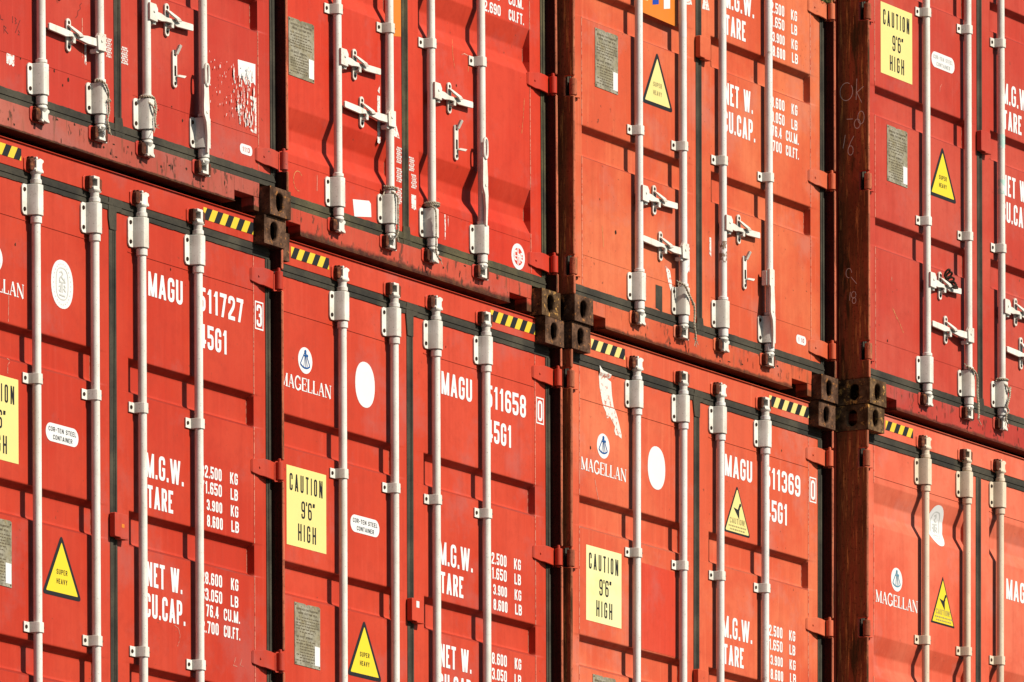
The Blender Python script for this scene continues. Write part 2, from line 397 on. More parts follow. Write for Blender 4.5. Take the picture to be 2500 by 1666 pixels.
def serif(mb, s, x0, x1, z0, h, t, n, mi=0):
    tot = sum(SER[c][0] for c in s) + .1 * (len(s) - 1); u = (x1 - x0) / tot; x = x0
    for c in s:
        w = SER[c][0] * u; lv = 0
        if c == 'G':
            pts = [(x + w * (.5 + .42 * math.cos(R(a))), z0 + h * (.5 + .5 * math.sin(R(a)))) for a in range(40, 330, 15)]
            ribbon(mb, pts, t * .75, n + .0001, False, mi); mb.sheet([(x + w * .82, z0 + .05 * h), (x + w * .82 + t * .8, z0 + .05 * h), (x + w * .82 + t * .8, z0 + h * .42), (x + w * .82, z0 + h * .42)], n + .0002, mi)
            mb.sheet([(x + w * .62, z0 + .40 * h), (x + w, z0 + .40 * h), (x + w, z0 + h * .45), (x + w * .62, z0 + h * .45)], n + .0003, mi)
            mb.sheet([(x + w * .82, z0 + .72 * h), (x + w * .87, z0 + .72 * h), (x + w * .87, z0 + h), (x + w * .82, z0 + h)], n + .0004, mi)
        for a, b, c2, d, k in SER[c][1]:
            lv += 1; A = Vector((x + a * w, z0 + b * h)); B = Vector((x + c2 * w, z0 + d * h)); dd = (B - A).normalized(); q = Vector((-dd.y, dd.x)) * t * k / 2
            mb.sheet([(A - q)[:], (B - q)[:], (B + q)[:], (A + q)[:]], n + lv * .0001, mi)
        x += w + .1 * u

# ------------------------------------------------------------------ the place: survey figures
H = 2.896                       # container height
ND = -.057                      # door face, measured back from the corner castings
S_ = [0, -.0189, 2.4802, 2.4986, 4.9491, 4.9487, 7.4249, 7.424]
N0 = [0, -.0174, -.1556, -.1494, -.1001, -.1146, .0496, .0397]
LEAN = [-.5105, -.3049, -.4126, -.2249, -.1766, .0257, -.2016, .0147]
ZB = 3 * H                      # level between third and fourth tier

def tag(o, label, cat, group=None):
    o['label'] = label; o['category'] = cat
    if group: o['group'] = group
    return o

PAINT = [  # base, faded
 ((.52, .043, .028), (.56, .072, .048)), ((.53, .039, .018), (.58, .058, .029)),
 ((.60, .036, .016), (.65, .058, .030)), ((.57, .049, .022), (.64, .070, .036)),
 ((.65, .098, .044), (.74, .180, .085)), ((.67, .102, .050), (.78, .19, .098)),
 ((.53, .050, .032), (.57, .086, .060)), ((.71, .105, .058), (.79, .18, .112))]

REC_A = [(.766, .907), (1.388, 1.529), (2.011, 2.152)]
REC = [REC_A, REC_A, [(.361, .56), (1.068, 1.272), (1.78, 1.984), (2.45, 2.6)], REC_A, REC_A, REC_A, REC_A, [(.20, .397), (.917, 1.115), (1.636, 1.835), (2.352, 2.554)]]
WIDE = [0, 0, 1, 0, 0, 0, 0, 1]
RODS = [(-.594, -.172, .172, .594)] * 8
RODS[4] = (-.596, -.196, .172, .607)
CLAMP = [(.956, 1.952), (.956, 1.952), (1.035, 1.952), (.956, 1.952), (.96, 1.952), (.956, 1.952), (.962, 1.956), (.87, 1.866)]
HINGE = [.249, 1.0484, 1.8477, 2.647]
HZ = [(.676, .478), (.676, .478), (.832, .640), (.676, .478), (.676, .478), (.676, .478), (.683, .483), (.7, .5)]

def profile(recs, wide, z0, z1, depth=.034):
    """(z, offset) down the door: pressed recesses with rounded bends"""
    pts = [(z0, 0)]
    for a, b in sorted(recs):
        run_b, run_t = (.062, .085) if wide else (.014, .020)
        raw = [(a - .01, 0), (a, 0), (a + run_b, -depth), (b - run_t, -depth), (b, 0), (b + .01, 0)]
        for i in range(1, 5):
            p, q, r_ = Vector(raw[i - 1]), Vector(raw[i]), Vector(raw[i + 1])
            rad = min(.010 if not wide else .007, (p - q).length * .45, (r_ - q).length * .45)
            A = q + (p - q).normalized() * rad; B = q + (r_ - q).normalized() * rad
            for k in range(5):
                t = k / 4; w = A * (1 - t) ** 2 + q * 2 * t * (1 - t) + B * t * t; pts.append((w.x, w.y))
            if i == 1: pts.insert(-5, (A.x - .003, 0))
            if i == 4: pts.append((B.x + .003, 0))
            if i == 2: pts.append((B.x + .003, -depth))
            if i == 3: pts.insert(-5, (A.x - .003, -depth))
    pts.append((z1, 0)); return pts

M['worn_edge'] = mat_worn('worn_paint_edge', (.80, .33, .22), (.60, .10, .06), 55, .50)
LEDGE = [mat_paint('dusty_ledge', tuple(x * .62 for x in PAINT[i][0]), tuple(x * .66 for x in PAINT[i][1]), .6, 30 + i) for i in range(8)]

def make_door(side, ci, paint, parent):
    mb = MB(); prof = profile(REC[ci], WIDE[ci], .185, 2.731)
    if side > 0: cols = [(.024, 0), (.112, 0), (.113, 1), (1.052, 1), (1.058, 0), (1.149, 0)]
    else: cols = [(-1.149, 0), (-1.058, 0), (-1.052, 1), (-.118, 1), (-.113, 0), (-.028, 0)]
    if WIDE[ci]: cols = [(c if abs(c) not in (.113, .118) else c, k) for c, k in cols]
    vs = []; k = len(cols)
    for z, d in prof:
        for s, f in cols: vs.append((s, -(ND + d * f), z))
    fs = [(j * k + i, j * k + i + 1, (j + 1) * k + i + 1, (j + 1) * k + i) for j in range(len(prof) - 1) for i in range(k - 1)]
    mb.add(vs, fs)
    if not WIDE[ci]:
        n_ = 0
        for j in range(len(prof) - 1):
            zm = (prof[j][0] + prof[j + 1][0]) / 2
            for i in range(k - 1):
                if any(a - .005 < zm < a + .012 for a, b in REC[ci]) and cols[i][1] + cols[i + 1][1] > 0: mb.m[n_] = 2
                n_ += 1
    s0, s1 = cols[0][0], cols[-1][0]; za, zb = prof[0][0], prof[-1][0]; b = -ND; d = .105
    mb.add([(s0, b, za), (s0, b, zb), (s0, d, zb), (s0, d, za)], [(0, 1, 2, 3)]); mb.add([(s1, b, za), (s1, b, zb), (s1, d, zb), (s1, d, za)], [(3, 2, 1, 0)])
    mb.add([(s0, b, za), (s1, b, za), (s1, d, za), (s0, d, za)], [(3, 2, 1, 0)]); mb.add([(s0, b, zb), (s1, b, zb), (s1, d, zb), (s0, d, zb)], [(0, 1, 2, 3)])
    mb.add([(s0, d, za), (s1, d, za), (s1, d, zb), (s0, d, zb)], [(3, 2, 1, 0)])
    # welded seams between pressed panel and door frame
    a, c = sorted((side * .112, side * 1.058))
    for z in ((.327, 2.585) if not (ci == 7) else (2.585,)):
        hb, pb = (.0013, .0014) if z < 1 else (.0018, .0024)
        mb.box(a, c, z - hb, z + hb, ND - .002, ND + pb)
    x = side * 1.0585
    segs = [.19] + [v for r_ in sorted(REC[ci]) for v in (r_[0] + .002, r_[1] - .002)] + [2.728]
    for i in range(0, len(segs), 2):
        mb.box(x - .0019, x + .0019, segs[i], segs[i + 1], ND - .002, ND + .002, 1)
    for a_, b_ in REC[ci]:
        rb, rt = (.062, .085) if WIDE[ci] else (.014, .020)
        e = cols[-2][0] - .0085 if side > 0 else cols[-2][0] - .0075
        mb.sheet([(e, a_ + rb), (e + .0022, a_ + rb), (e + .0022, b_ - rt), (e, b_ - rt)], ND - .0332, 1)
    me = mb
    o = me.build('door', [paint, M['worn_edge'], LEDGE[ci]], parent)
    o.data.polygons.foreach_set('use_smooth', [True] * len(o.data.polygons)); o.data.set_sharp_from_angle(angle=R(50))
    return o

def make_gasket(side, ci, door):
    mb = MB(); x0, x1 = sorted((side * .024, side * 1.149))
    jit = random.Random(ci * 7 + side)
    def strip_h(z0, z1):
        # ragged rubber lip running the width of the door
        n = 26; a, b = x0 - (.03 if side < 0 else .0), x1 + (.03 if side > 0 else .0)
        if side > 0: a = -.0015
        else: b = -.0025
        for i in range(n):
            u0 = a + (b - a) * i / n; u1 = a + (b - a) * (i + 1) / n
            j = jit.uniform(-.0015, .0015)
            mb.prism([(u0, z0 + (j if z0 > 1 else 0)), (u1, z0), (u1, z1), (u0, z1 + (j if z1 < 1 else 0))], -.085, ND + .004)
        mb.box(a, b, (z0 + z1) / 2 - .004, (z0 + z1) / 2 + .004, -.07, ND + .0075)
    strip_h(.133, .1845); strip_h(2.7315, 2.782)
    s0, s1 = sorted((side * 1.1495, side * 1.187)); mb.box(s0, s1,   .1845, 2.7315, -.085, ND + .003); mb.box((s0 + s1) / 2 - .003, (s0 + s1) / 2 + .003, .1845, 2.7315, -.07, ND + .006)
    if side > 0: mb.box(.0005, .0235, .1845, 2.7315, -.085, ND + .003); mb.box(.008, .014, .1845, 2.7315, -.07, ND + .0055)
    else: mb.box(-.0275, -.001, .1845, 2.7315, -.085, ND + .002)
    if side > 0 and ci in (1, 3, 5):            # swollen corner where the lips meet, torn at the top
        mb.prism({1: [(-.026, 2.655), (.022, 2.655), (.0225, 2.7315), (.058, 2.735), (.066, 2.782), (.044, 2.800), (.030, 2.808), (-.006, 2.803), (-.018, 2.790), (-.034, 2.781), (-.036, 2.7315), (-.036, 2.700)], 3: [(-.026, 2.64), (.022, 2.64), (.0235, 2.7315), (.055, 2.735), (.060, 2.784), (.030, 2.793), (-.016, 2.792), (-.034, 2.778), (-.038, 2.7315), (-.032, 2.69)], 5: [(-.026, 2.66), (.022, 2.66), (.024, 2.7315), (.052, 2.735), (.050, 2.783), (.036, 2.803), (-.026, 2.804), (-.030, 2.77), (-.040, 2.7315), (-.034, 2.70)]}[ci], -.07, ND + .0065)
    if side > 0 and ci in (0, 2, 4, 6):
        mb.prism([(-.028, .130), (.036, .131), (.042, .15), (.031, .1845), (.0245, .215), (-.0275, .21), (-.030, .1845)], -.07, ND + .006)
    o = mb.build('door_gasket', M['gasket_mossy'] if ci in (2,) else M['gasket'], door)

def make_post(side, ci, paint, root):
    mb = MB(); q = lambda a, b: sorted((side * a, side * b))
    s0, s1 = q(1.10, 1.1975); mb.box(s0, s1, .118, 2.778, -.172, -.1065)
    s0, s1 = q(1.1985, 1.2165)
    edge = [(.004, .118)]                               # outline in (depth, height), notched where the hinge pins sit
    for hz in HINGE: edge += [(.004, hz - .043), (.052, hz - .043), (.052, hz + .043), (.004, hz + .043)]
    edge += [(.004, 2.778), (.172, 2.778), (.172, .118)]
    k = len(edge); vs = [(s0, y, z) for y, z in edge] + [(s1, y, z) for y, z in edge]
    mb.add(vs, [tuple(range(k)), tuple(range(2 * k - 1, k - 1, -1))] + [(i, (i + 1) % k, k + (i + 1) % k, k + i) for i in range(k)])
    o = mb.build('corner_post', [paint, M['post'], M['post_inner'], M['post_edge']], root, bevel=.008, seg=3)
    # the outward side of the post is the rusted one, the right post's door side carries painted shade
    for p in o.data.polygons:
        if side < 0 and p.normal.x < -.5 and p.center.x < -1.2: p.material_index = 1
        elif side > 0 and p.normal.x > .5 and p.center.x > 1.2: p.material_index = 1
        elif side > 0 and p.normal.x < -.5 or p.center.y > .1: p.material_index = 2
        elif p.normal.y < -.5 and p.center.y < .02: p.material_index = 3
    return o

def casting(side, z0, ci, root):
    """ISO corner casting: hollow steel block with an oval hole in each outer face"""
    s0, s1 = sorted((side * 1.057, side * 1.219)); z1 = z0 + .118; zc = z0 + .059
    mb = MB()
    def plate(c0, c1, mp, holew, holeh, thick, mpb):
        # plate with an oval hole: ring of quads
        k = 28; cx = (c0 + c1) / 2; inner = []; outer = []
        for i in range(k):
            a = 2 * math.pi * (i + .5) / k; c, s = math.cos(a), math.sin(a)
            rr = holew / 2; ex = rr * c; ez = rr * s + math.copysign(max(0, holeh / 2 - rr), s)
            inner.append((cx + ex, zc + ez))
            m = 1 / max(abs(c) / ((c1 - c0) / 2), abs(s) / .059); outer.append((cx + c * m, zc + s * m))
        # corner points replace nearest samples
        for qx, qz in ((c0, z0), (c1, z0), (c1, z1), (c0, z1)):
            j = min(range(k), key=lambda i: (outer[i][0] - qx) ** 2 + (outer[i][1] - qz) ** 2); outer[j] = (qx, qz)
        vs = [mp(*p) for p in outer] + [mp(*p) for p in inner] + [mpb(*p) for p in inner]
        fs = [(i, (i + 1) % k, k + (i + 1) % k, k + i) for i in range(k)] + [(k + i, k + (i + 1) % k, 2 * k + (i + 1) % k, 2 * k + i) for i in range(k)]
        mb.add(vs, fs)
    plate(s0, s1, lambda c, z: (c, 0, z), .054, .076, .012, lambda c, z: (c, .02, z))
    xo = side * 1.219
    plate(0, .178, lambda c, z: (xo, c, z), .052, .076, .012, lambda c, z: (xo - side * .02, c, z))
    xi = side * 1.057
    mb.add([(s0, 0, z0), (s1, 0, z0), (s1, .178, z0), (s0, .178, z0)], [(3, 2, 1, 0)]); mb.add([(s0, 0, z1), (s1, 0, z1), (s1, .178, z1), (s0, .178, z1)], [(0, 1, 2, 3)])
    mb.add([(xi, 0, z0), (xi, .178, z0), (xi, .178, z1), (xi, 0, z1)], [(0, 1, 2, 3)]); mb.add([(s0, .178, z0), (s1, .178, z0), (s1, .178, z1), (s0, .178, z1)], [(3, 2, 1, 0)])
    o = mb.build('corner_casting', M['casting_b'] if (ci, side) in ((6, -1), (7, -1), (2, 1)) else M['casting'], root, bevel=.011, seg=3)
    return o

def make_hinge(side, z, ci, paint, root):
    mb = MB(); f = side
    # blade: flat on the door, cranked out to the pin in the corner post
    lo = 1.031 if side > 0 else 1.088
    prof = [(lo, ND + .001, .024, .022), (lo + .008, ND + .009, .030, .027), (1.090, ND + .012, .036, .033), (1.108, ND + .021, .039, .035), (1.146, -.030, .036, .040), (1.160, -.031, .034, .041), (1.183, -.034, .034, .041)]
    th = .010; secs = []
    for s, n, up, dn in prof:
        secs.append([(f * s, z - dn, n - th), (f * s, z - dn, n), (f * s, z + up, n), (f * s, z + up, n - th)])
    mb.loft(secs if side > 0 else [sc[::-1] for sc in secs])
    mb.lathe([(.0175, z - .041), (.0175, z + .034)], f * 1.197, -.0185, 18)
    mb.lathe([(.008, z - .05), (.008, z + .050)], f * 1.199, -.020, 10)
    if side > 0: mb.disc(1.085, z, .005, ND, ND + .016, 8)
    o = mb.build('hinge', [paint, M['post_edge']], root, bevel=.003)
    if side < 0:
        for p in o.data.polygons:
            if p.center.x < -1.18: p.material_index = 1

def make_clamp(s, z, rod, mat):
    mb = MB(); h = .021
    sec = [(-.064, ND + .001), (-.064, ND + .007), (-.028, ND + .007), (-.0218, -.018), (-.0150, -.0085), (0, -.0045), (.0150, -.0085), (.0218, -.018), (.028, ND + .007), (.064, ND + .007), (.064, ND + .001)]
    vs = [(s + a, -n, z - h) for a, n in sec] + [(s + a, -n, z + h) for a, n in sec]; k = len(sec)
    mb.add(vs, [(i, i + 1, k + i + 1, k + i) for i in range(k - 1)] + [tuple(range(k - 1, -1, -1)), tuple(range(k, 2 * k)), (k - 1, 0, k, 2 * k - 1)])
    for d in (-1, 1): mb.disc(s + d * .050, z, .0085, ND + .006, ND + .0105, 8, 1)
    mb.disc(s + .0175, z, .0042, -.016, -.0085, 8, 1)
    return mb.build('rod_clamp', [mat, M['bolt']], rod, bevel=.002)

def make_bracket(s, z0, z1, rod, mat):
    mb = MB()
    sec = [(-.066, ND + .001), (-.066, ND + .008), (-.034, ND + .008), (-.026, -.014), (-.018, -.004), (0, .0005), (.018, -.004), (.026, -.014), (.034, ND + .008), (.066, ND + .008), (.066, ND + .001)]
    k = len(sec)
    zz = [(z0, .82), (z0 + .008, .95), (z0 + .016, 1), (z1 - .016, 1), (z1 - .008, .95), (z1, .82)]
    vs = [(s + a * (w if abs(a) > .06 else 1), -n, z) for z, w in zz for a, n in sec]
    fs = [(j * k + i, j * k + i + 1, (j + 1) * k + i + 1, (j + 1) * k + i) for j in range(len(zz) - 1) for i in range(k - 1)]
    fs += [tuple(range(k - 1, -1, -1)), tuple(range(len(vs) - k, len(vs)))]
    mb.add(vs, fs)
    for d in (-1, 1):
        for z in (z0 + .022, z1 - .022): mb.disc(s + d * .050, z, .009, ND + .007, ND + .012, 8, 1)
    for z in (z0 + .022, z1 - .022): mb.disc(s + .0215, z, .0048, -.012, -.0062, 8, 1)
    return mb.build('bearing_bracket', [mat, M['bolt']], rod, bevel=.002)

def make_cam(s, zc, up, rod, mat, var):
    """cam claw on the end of the rod"""
    mb = MB(); d = 1 if up else -1; nr = -.0277
    prof = [(.022, zc - d * .085), (.0225, zc - d * .070), (.0185, zc - d * .066), (.0185, zc - d * .045), (.023, zc - d * .040), (.0245, zc - d * .032), (.018, zc - d * .020), (.013, zc - d * .012)]
    if not up: prof = prof[::-1]
    mb.lathe(prof, s, nr, 16)
    if var % 2 == 0:            # spool-shaped claw turned to the right
        mb.prism([(s - .012, zc - .022), (s + .012, zc - .030), (s + .038, zc - .034), (s + .040, zc - .024), (s + .030, zc - .012), (s + .030, zc + .010), (s + .041, zc + .020), (s + .038, zc + .030), (s + .016, zc + .034), (s + .006, zc + .026), (s - .012, zc + .022)], nr - .012, nr + .012)
        mb.box(s - .022, s - .006, zc - .036, zc - .024, nr - .004, nr + .016); mb.box(s - .010, s + .002, zc + .026, zc + .038, nr - .006, nr + .010)
    else:                       # C-shaped claw open to the left
        mb.box(s - .024, s + .018, zc + .020, zc + .034, nr - .014, nr + .014); mb.box(s - .026, s + .018, zc - .032, zc - .018, nr - .014, nr + .014)
        mb.box(s + .002, s + .0185, zc - .0325, zc + .0345, nr - .0135, nr + .0135); mb.box(s + .024, s + .044, zc - .036, zc - .026, nr - .012, nr + .004)
    mb.v = [(a, b, zc + (c - zc) * .84) for a, b, c in mb.v]
    return mb.build('cam', mat, rod, bevel=.004)

def make_keeper(s, zc, root, var, paint):
    mb = MB(); nb = -.051
    mb.prism([(s - .058, zc - .026), (s - .046, zc - .038), (s + .044, zc - .038), (s + .052, zc - .026), (s + .052, zc + .026), (s + .044, zc + .038), (s - .046, zc + .038), (s - .058, zc + .026)], nb - .002, nb + .007, 1)
    if var % 2 == 0:
        mb.prism([(s - .044, zc - .026), (s - .036, zc - .032), (s - .014, zc - .030), (s - .012, zc - .014), (s - .010, zc + .016), (s - .018, zc + .029), (s - .038, zc + .029), (s - .044, zc + .020)], nb + .005, nb + .028)
        mb.box(s - .040, s - .031, zc + .026, zc + .037, nb + .006, nb + .020); mb.box(s - .024, s - .015, zc + .026, zc + .040, nb + .010, nb + .026)
        mb.prism([(s + .030, zc - .030), (s + .046, zc - .026), (s + .046, zc - .012), (s + .034, zc - .010)], nb + .005, nb + .018)
    else:
        mb.prism([(s - .044, zc - .030), (s - .034, zc - .034), (s - .022, zc - .012), (s - .022, zc + .014), (s - .034, zc + .034), (s - .044, zc + .030)], nb + .005, nb + .030)
        mb.prism([(s + .022, zc - .034), (s + .040, zc - .030), (s + .042, zc + .024), (s + .030, zc + .030), (s + .022, zc + .026)], nb + .005, nb + .034)
        mb.box(s - .020, s - .006, zc - .014, zc + .014, nb + .006, nb + .020)
    mb.v = [(a, b, zc + (c - zc) * .84) for a, b, c in mb.v]
    return mb.build('cam_keeper', [M['keeper'], paint], root, bevel=.005)

def make_handle(s, z, d, rod, mat):
    """folded handle bar pointing sideways (d = +1 right, -1 left)"""
    mb = MB(); X = lambda a: s + d * a
    p = [(X(-.010), z - .034), (X(.046), z - .036), (X(.050), z + .018), (X(.036), z + .036), (X(-.010), z + .036)]
    mb.prism(p, -.018, -.002)
    mb.disc(X(.022), z + .004, .0065, -.003, .002, 10)
    mb.box(min(X(.030), X(.048)), max(X(.030), X(.048)), z - .046, z - .030, -.045, -.012)
    secs = []
    for a, zc, hh, n0, n1 in ((.040, -.006, .016, -.026, -.008), (.100, -.004, .016, -.034, -.018), (.150, -.002, .009, -.040, -.026), (.200, 0, .009, -.042, -.026), (.235, .000, .015, -.042, -.031), (.352, .004, .014, -.041, -.030), (.358, .004, .011, -.040, -.031)):
        q = [(X(a), z + zc - hh, n0), (X(a), z + zc - hh, n1), (X(a), z + zc + hh, n1), (X(a), z + zc + hh, n0)]
        secs.append(q if d > 0 else q[::-1])
    mb.loft(secs)
    return mb.build('handle', mat, rod, bevel=.003)

def make_lever(s, zt, zb, rod, mat, boxy):
    """handle hanging straight down beside the rod"""
    mb = MB(); x = s - .034
    if boxy:
        mb.prism(rrect(x - .012, x + .034, zt - .052, zt + .030, .008), -.016, .002); mb.disc(x + .012, zt - .012, .006, 0, .004, 10); mb.box(x - .016, x - .004, zt - .048, zt + .02, -.04, -.014)
    else:
        # oval eye
        pts = [(x + .014 + .014 * math.cos(R(a)), zt - .012 + .044 * math.copysign(abs(math.sin(R(a))) ** .7, math.sin(R(a))), .004) for a in range(0, 361, 15)]
        mb.tube(pts, .007, 6)
    secs = []
    top = zt - .05
    for t, hw, dx, n1 in ((0, .017, .014, .002), (.15, .018, .010, .006), (.32, .021, .004, .010), (.45, .020, .002, .011), (.56, .014, .014, .010), (.75, .009, .022, .006), (1, .007, .024, .002)):
        z = top + (zb - top) * t; c = x + dx
        secs.append([(c - hw, z, n1 - .012), (c - hw, z, n1), (c + hw, z, n1), (c + hw, z, n1 - .012)])
    mb.loft([q[::-1] for q in secs])
    mb.disc(x + .004, top + (zb - top) * .42, .0065, .008, .014, 10)
    return mb.build('handle', mat, rod, bevel=.0025)

def make_catch(s, z0, z1, root, shut, d, mat):
    """pivoting catch that holds a handle: oblong link with holes, hook and peg"""
    mb = MB(); w = .0160
    mb.prism(rrect(s - w, s + w, z0, z1, .0155), ND + .001, ND + .010)
    for z in (z0 + .017, z1 - .017): mb.disc(s, z, .0076, ND + .009, ND + .0120, 12, 1)
    zc = (z0 + z1) / 2
    if shut:
        mb.loft([[(s - .013, z1 - .03, ND + .008), (s - .013, z1 - .03, ND + .018), (s + .013, z1 - .03, ND + .018), (s + .013, z1 - .03, ND + .008)],
                 [(s - .010, zc + .018, -.030), (s - .010, zc + .018, -.020), (s + .018, zc + .022, -.020), (s + .018, zc + .022, -.030)],
                 [(s + .010, zc + .004, -.020), (s + .010, zc + .004, -.010), (s + .045, zc + .010, -.012), (s + .045, zc + .010, -.022)],
                 [(s + .030, zc - .006, -.022), (s + .030, zc - .006, -.013), (s + .070, zc + .002, -.018), (s + .070, zc + .002, -.026)]])
        mb.lathe([(.009, zc - .034), (.009, zc - .012)], s + .008, -.030, 10); mb.box(s - .006, s + .012, zc - .036, zc - .026, ND + .008, -.022)
    else:
        mb.box(s - .006, s + .006, zc - .03, zc + .012, ND + .0095, ND + .0125, 1)
        mb.loft([[(s + .000, zc - .034, ND + .008), (s + .000, zc - .034, ND + .022), (s + .012, zc - .024, ND + .022), (s + .012, zc - .024, ND + .008)],
                 [(s + .020, zc - .040, -.02), (s + .020, zc - .040, -.012), (s + .034, zc - .028, -.012), (s + .034, zc - .028, -.02)]])
        mb.loft([[(s - .008, z1 - .02, ND + .008), (s - .008, z1 - .02, ND + .02), (s + .010, z1 - .02, ND + .02), (s + .010, z1 - .02, ND + .008)],
                 [(s - .004, z1 + .018, -.03), (s - .004, z1 + .018, -.018), (s + .012, z1 + .014, -.018), (s + .012, z1 + .014, -.03)]])
    return mb.build('handle_catch', [mat, M['bolt']], root, bevel=.002)

# ------------------------------------------------------------------ markings
L0 = ND + .0010      # sticker level
L1 = ND + .0018      # print level

def mk_lettering(door, items, t, mat='text'):
    for s, x0, x1, z, h, tt in items:
        mb = MB(); text(mb, s, x0, x1, z, h, tt, L0); mb.build('lettering', M[mat], door)

def number_panel(door, digits, check, T=H):
    z = lambda v: T + v
    mk_lettering(door, [('MAGU', .262, .519, z(-.464), .099, .0165), (digits, .640, .980, z(-.463), .099, .0165), ('45G1', .645, .854, z(-.614), .099, .0160)], 0)
    mb = MB(); s0, s1, z0, z1 = 1.070, 1.135, z(-.470), z(-.352); w = .006
    for a, b, c, d in ((s0, s1, z0, z0 + w), (s0, s1, z1 - w, z1), (s0, s0 + w, z0 + w, z1 - w), (s1 - w, s1, z0 + w, z1 - w)): mb.sheet([(a, c), (b, c), (b, d), (a, d)], L0)
    text(mb, check, s0 + .012, s1 - .012, z0 + .013, .092, .013, L0)
    mb.build('check_digit', M['text'], door)

def weight_panel(door, T=H):
    z = lambda v: T + v
    mk_lettering(door, [
        ('M.G.W.', .238, .520, z(-1.210), .100, .0150), ('TARE', .250, .440, z(-1.334), .093, .0150),
        ('NET W.', .240, .506, z(-1.656), .100, .0150), ('CU.CAP.', .228, .528, z(-1.784), .099, .0150),
        ('32.500', .650, .808, z(-1.148), .051, .0085), ('KG', .873, .931, z(-1.146), .048, .0085),
        ('71.650', .650, .809, z(-1.213), .051, .0085), ('LB', .876, .931, z(-1.212), .047, .0085),
        ('3.900', .694, .811, z(-1.281), .045, .0082), ('KG', .877, .934, z(-1.281), .047, .0082),
        ('8.600', .696, .815, z(-1.349), .049, .0085), ('LB', .881, .938, z(-1.345), .047, .0085),
        ('28.600', .650, .808, z(-1.589), .051, .0085), ('KG', .876, .932, z(-1.587), .049, .0085),
        ('63.050', .650, .808, z(-1.657), .051, .0085), ('LB', .874, .931, z(-1.657), .047, .0085),
        ('76.4', .686, .780, z(-1.722), .050, .0085), ('CU.M.', .820, .943, z(-1.721), .049, .0082),
        ('2.700', .650, .780, z(-1.791), .050, .0085), ('CU.FT.', .820, .944, z(-1.790), .049, .0082)], 0)

def height_sign(door, pale=False, T=H):
    mb = MB(); s0, s1, z1 = -.998, -.684, T - .959; z0 = z1 - .337; w = s1 - s0
    mb.prism([(s0, z0), (s1, z0), (s1, z1), (s0, z1)], ND + .0002, L0)
    text(mb, 'CAUTION', s0 + .075 * w, s0 + .905 * w, z1 - .104, .073, .0085, L1, 1, gap=.018, rad=.48)
    text(mb, "9'6\"", s0 + .37 * w, s0 + .71 * w, z1 - .212, .074, .0085, L1, 1, gap=.008, rad=.48)
    text(mb, 'HIGH', s0 + .285 * w, s0 + .735 * w, z1 - .309, .072, .0085, L1, 1, gap=.018, rad=.48)
    mb.build('height_sign', [M['sign_pale'] if pale else M['sign'], M['ink']], door)

def steel_label(door, ink='ink', T=H):
    mb = MB(); mb.prism(rrect(-.489, -.255, T - 1.168, T - 1.094, .036, 8), ND + .0002, L0)
    text(mb, 'COR-TEN STEEL', -.470, -.272, T - 1.127, .0185, .0026, L1, 1, gap=.0045); text(mb, 'CONTAINER', -.438, -.300, T - 1.158, .0185, .0026, L1, 1, gap=.0045)
    mb.build('steel_label', [M['sticker'], M[ink]], door)

def rtri(apex, b0, b1, r, inset=0):
    """triangle with rounded corners"""
    P = [Vector(apex), Vector(b0), Vector(b1)]; c = (P[0] + P[1] + P[2]) / 3
    a, b, d = (P[1] - P[2]).length, (P[2] - P[0]).length, (P[0] - P[1]).length
    inc = (P[0] * a + P[1] * b + P[2] * d) / (a + b + d); s = (a + b + d) / 2; area = math.sqrt(max(1e-12, s * (s - a) * (s - b) * (s - d))); ir = area / s
    P = [inc + (p - inc) * (1 - inset / ir) for p in P]; out = []
    for i in range(3):
        p, q, o = P[i], P[i - 1], P[(i + 1) % 3]; A = p + (q - p).normalized() * r; B = p + (o - p).normalized() * r
        for k in range(6):
            t = k / 5; w = A * (1 - t) ** 2 + p * 2 * t * (1 - t) + B * t * t; out.append((w.x, w.y))
    return out

def heavy_triangle(door, pale=False, T=H, words=True):
    mb = MB(); ap, b0, b1 = (-.381, T - 1.532), (-.521, T - 1.788), (-.236, T - 1.788)
    mb.prism(rtri(ap, b0, b1, .026), ND + .0002, L0); mb.sheet(rtri(ap, b0, b1, .006, .0165), L1, 1)
    m = 2 if pale else 0
    text(mb, 'SUPER', -.418, -.341, T - 1.697, .0205, .003, L1 + .0006, m, gap=.005); text(mb, 'HEAVY', -.418, -.341, T - 1.735, .0205, .003, L1 + .0006, m, gap=.005)
    mb.build('warning_triangle', [M['ink'], M['tri_pale'] if pale else M['tri_yellow'], M['ink_pale']], door)

def bird_triangle(door, cx, za, zb, hw, pale):
    """caution triangle with a black falling shape and three lines of small print"""
    mb = MB(); ap, b0, b1 = (cx, za), (cx - hw, zb), (cx + hw, zb); h = za - zb
    mb.prism(rtri(ap, b0, b1, .02 if pale else .006), ND + .0002, L0); mb.sheet(rtri(ap, b0, b1, .012 if pale else .004, .0085), L1, 1)
    q = L1 + .0005; y = lambda f: zb + f * h
    mb.sheet([(cx - .036, y(.53)), (cx + .006, y(.50)), (cx + .014, y(.53)), (cx + .018, y(.50)), (cx + .018, y(.31))], q)
    mb.sheet([(cx + .004, y(.50)), (cx + .018, y(.60)), (cx + .027, y(.60)), (cx + .022, y(.50))], q + .0002)
    mb.disc(cx + .027, y(.60), .0085, q, q + .0003, 12)
    text(mb, 'CAUTION!', cx - .070, cx + .072, y(.205), .026, .0038, q, 2, gap=.006)
    for r_, wd in ((.135, .082), (.07, .07)):
        x = cx - wd
        while x < cx + wd:
            l = rnd.uniform(.008, .02); mb.sheet([(x, y(r_)), (x + l, y(r_)), (x + l, y(r_) + .007), (x, y(r_) + .007)], q, 2); x += l + .005
    mb.build('warning_triangle', [M['ink'], M['tri_pale'] if pale else M['tri_yellow'], M['ink_pale']], door)

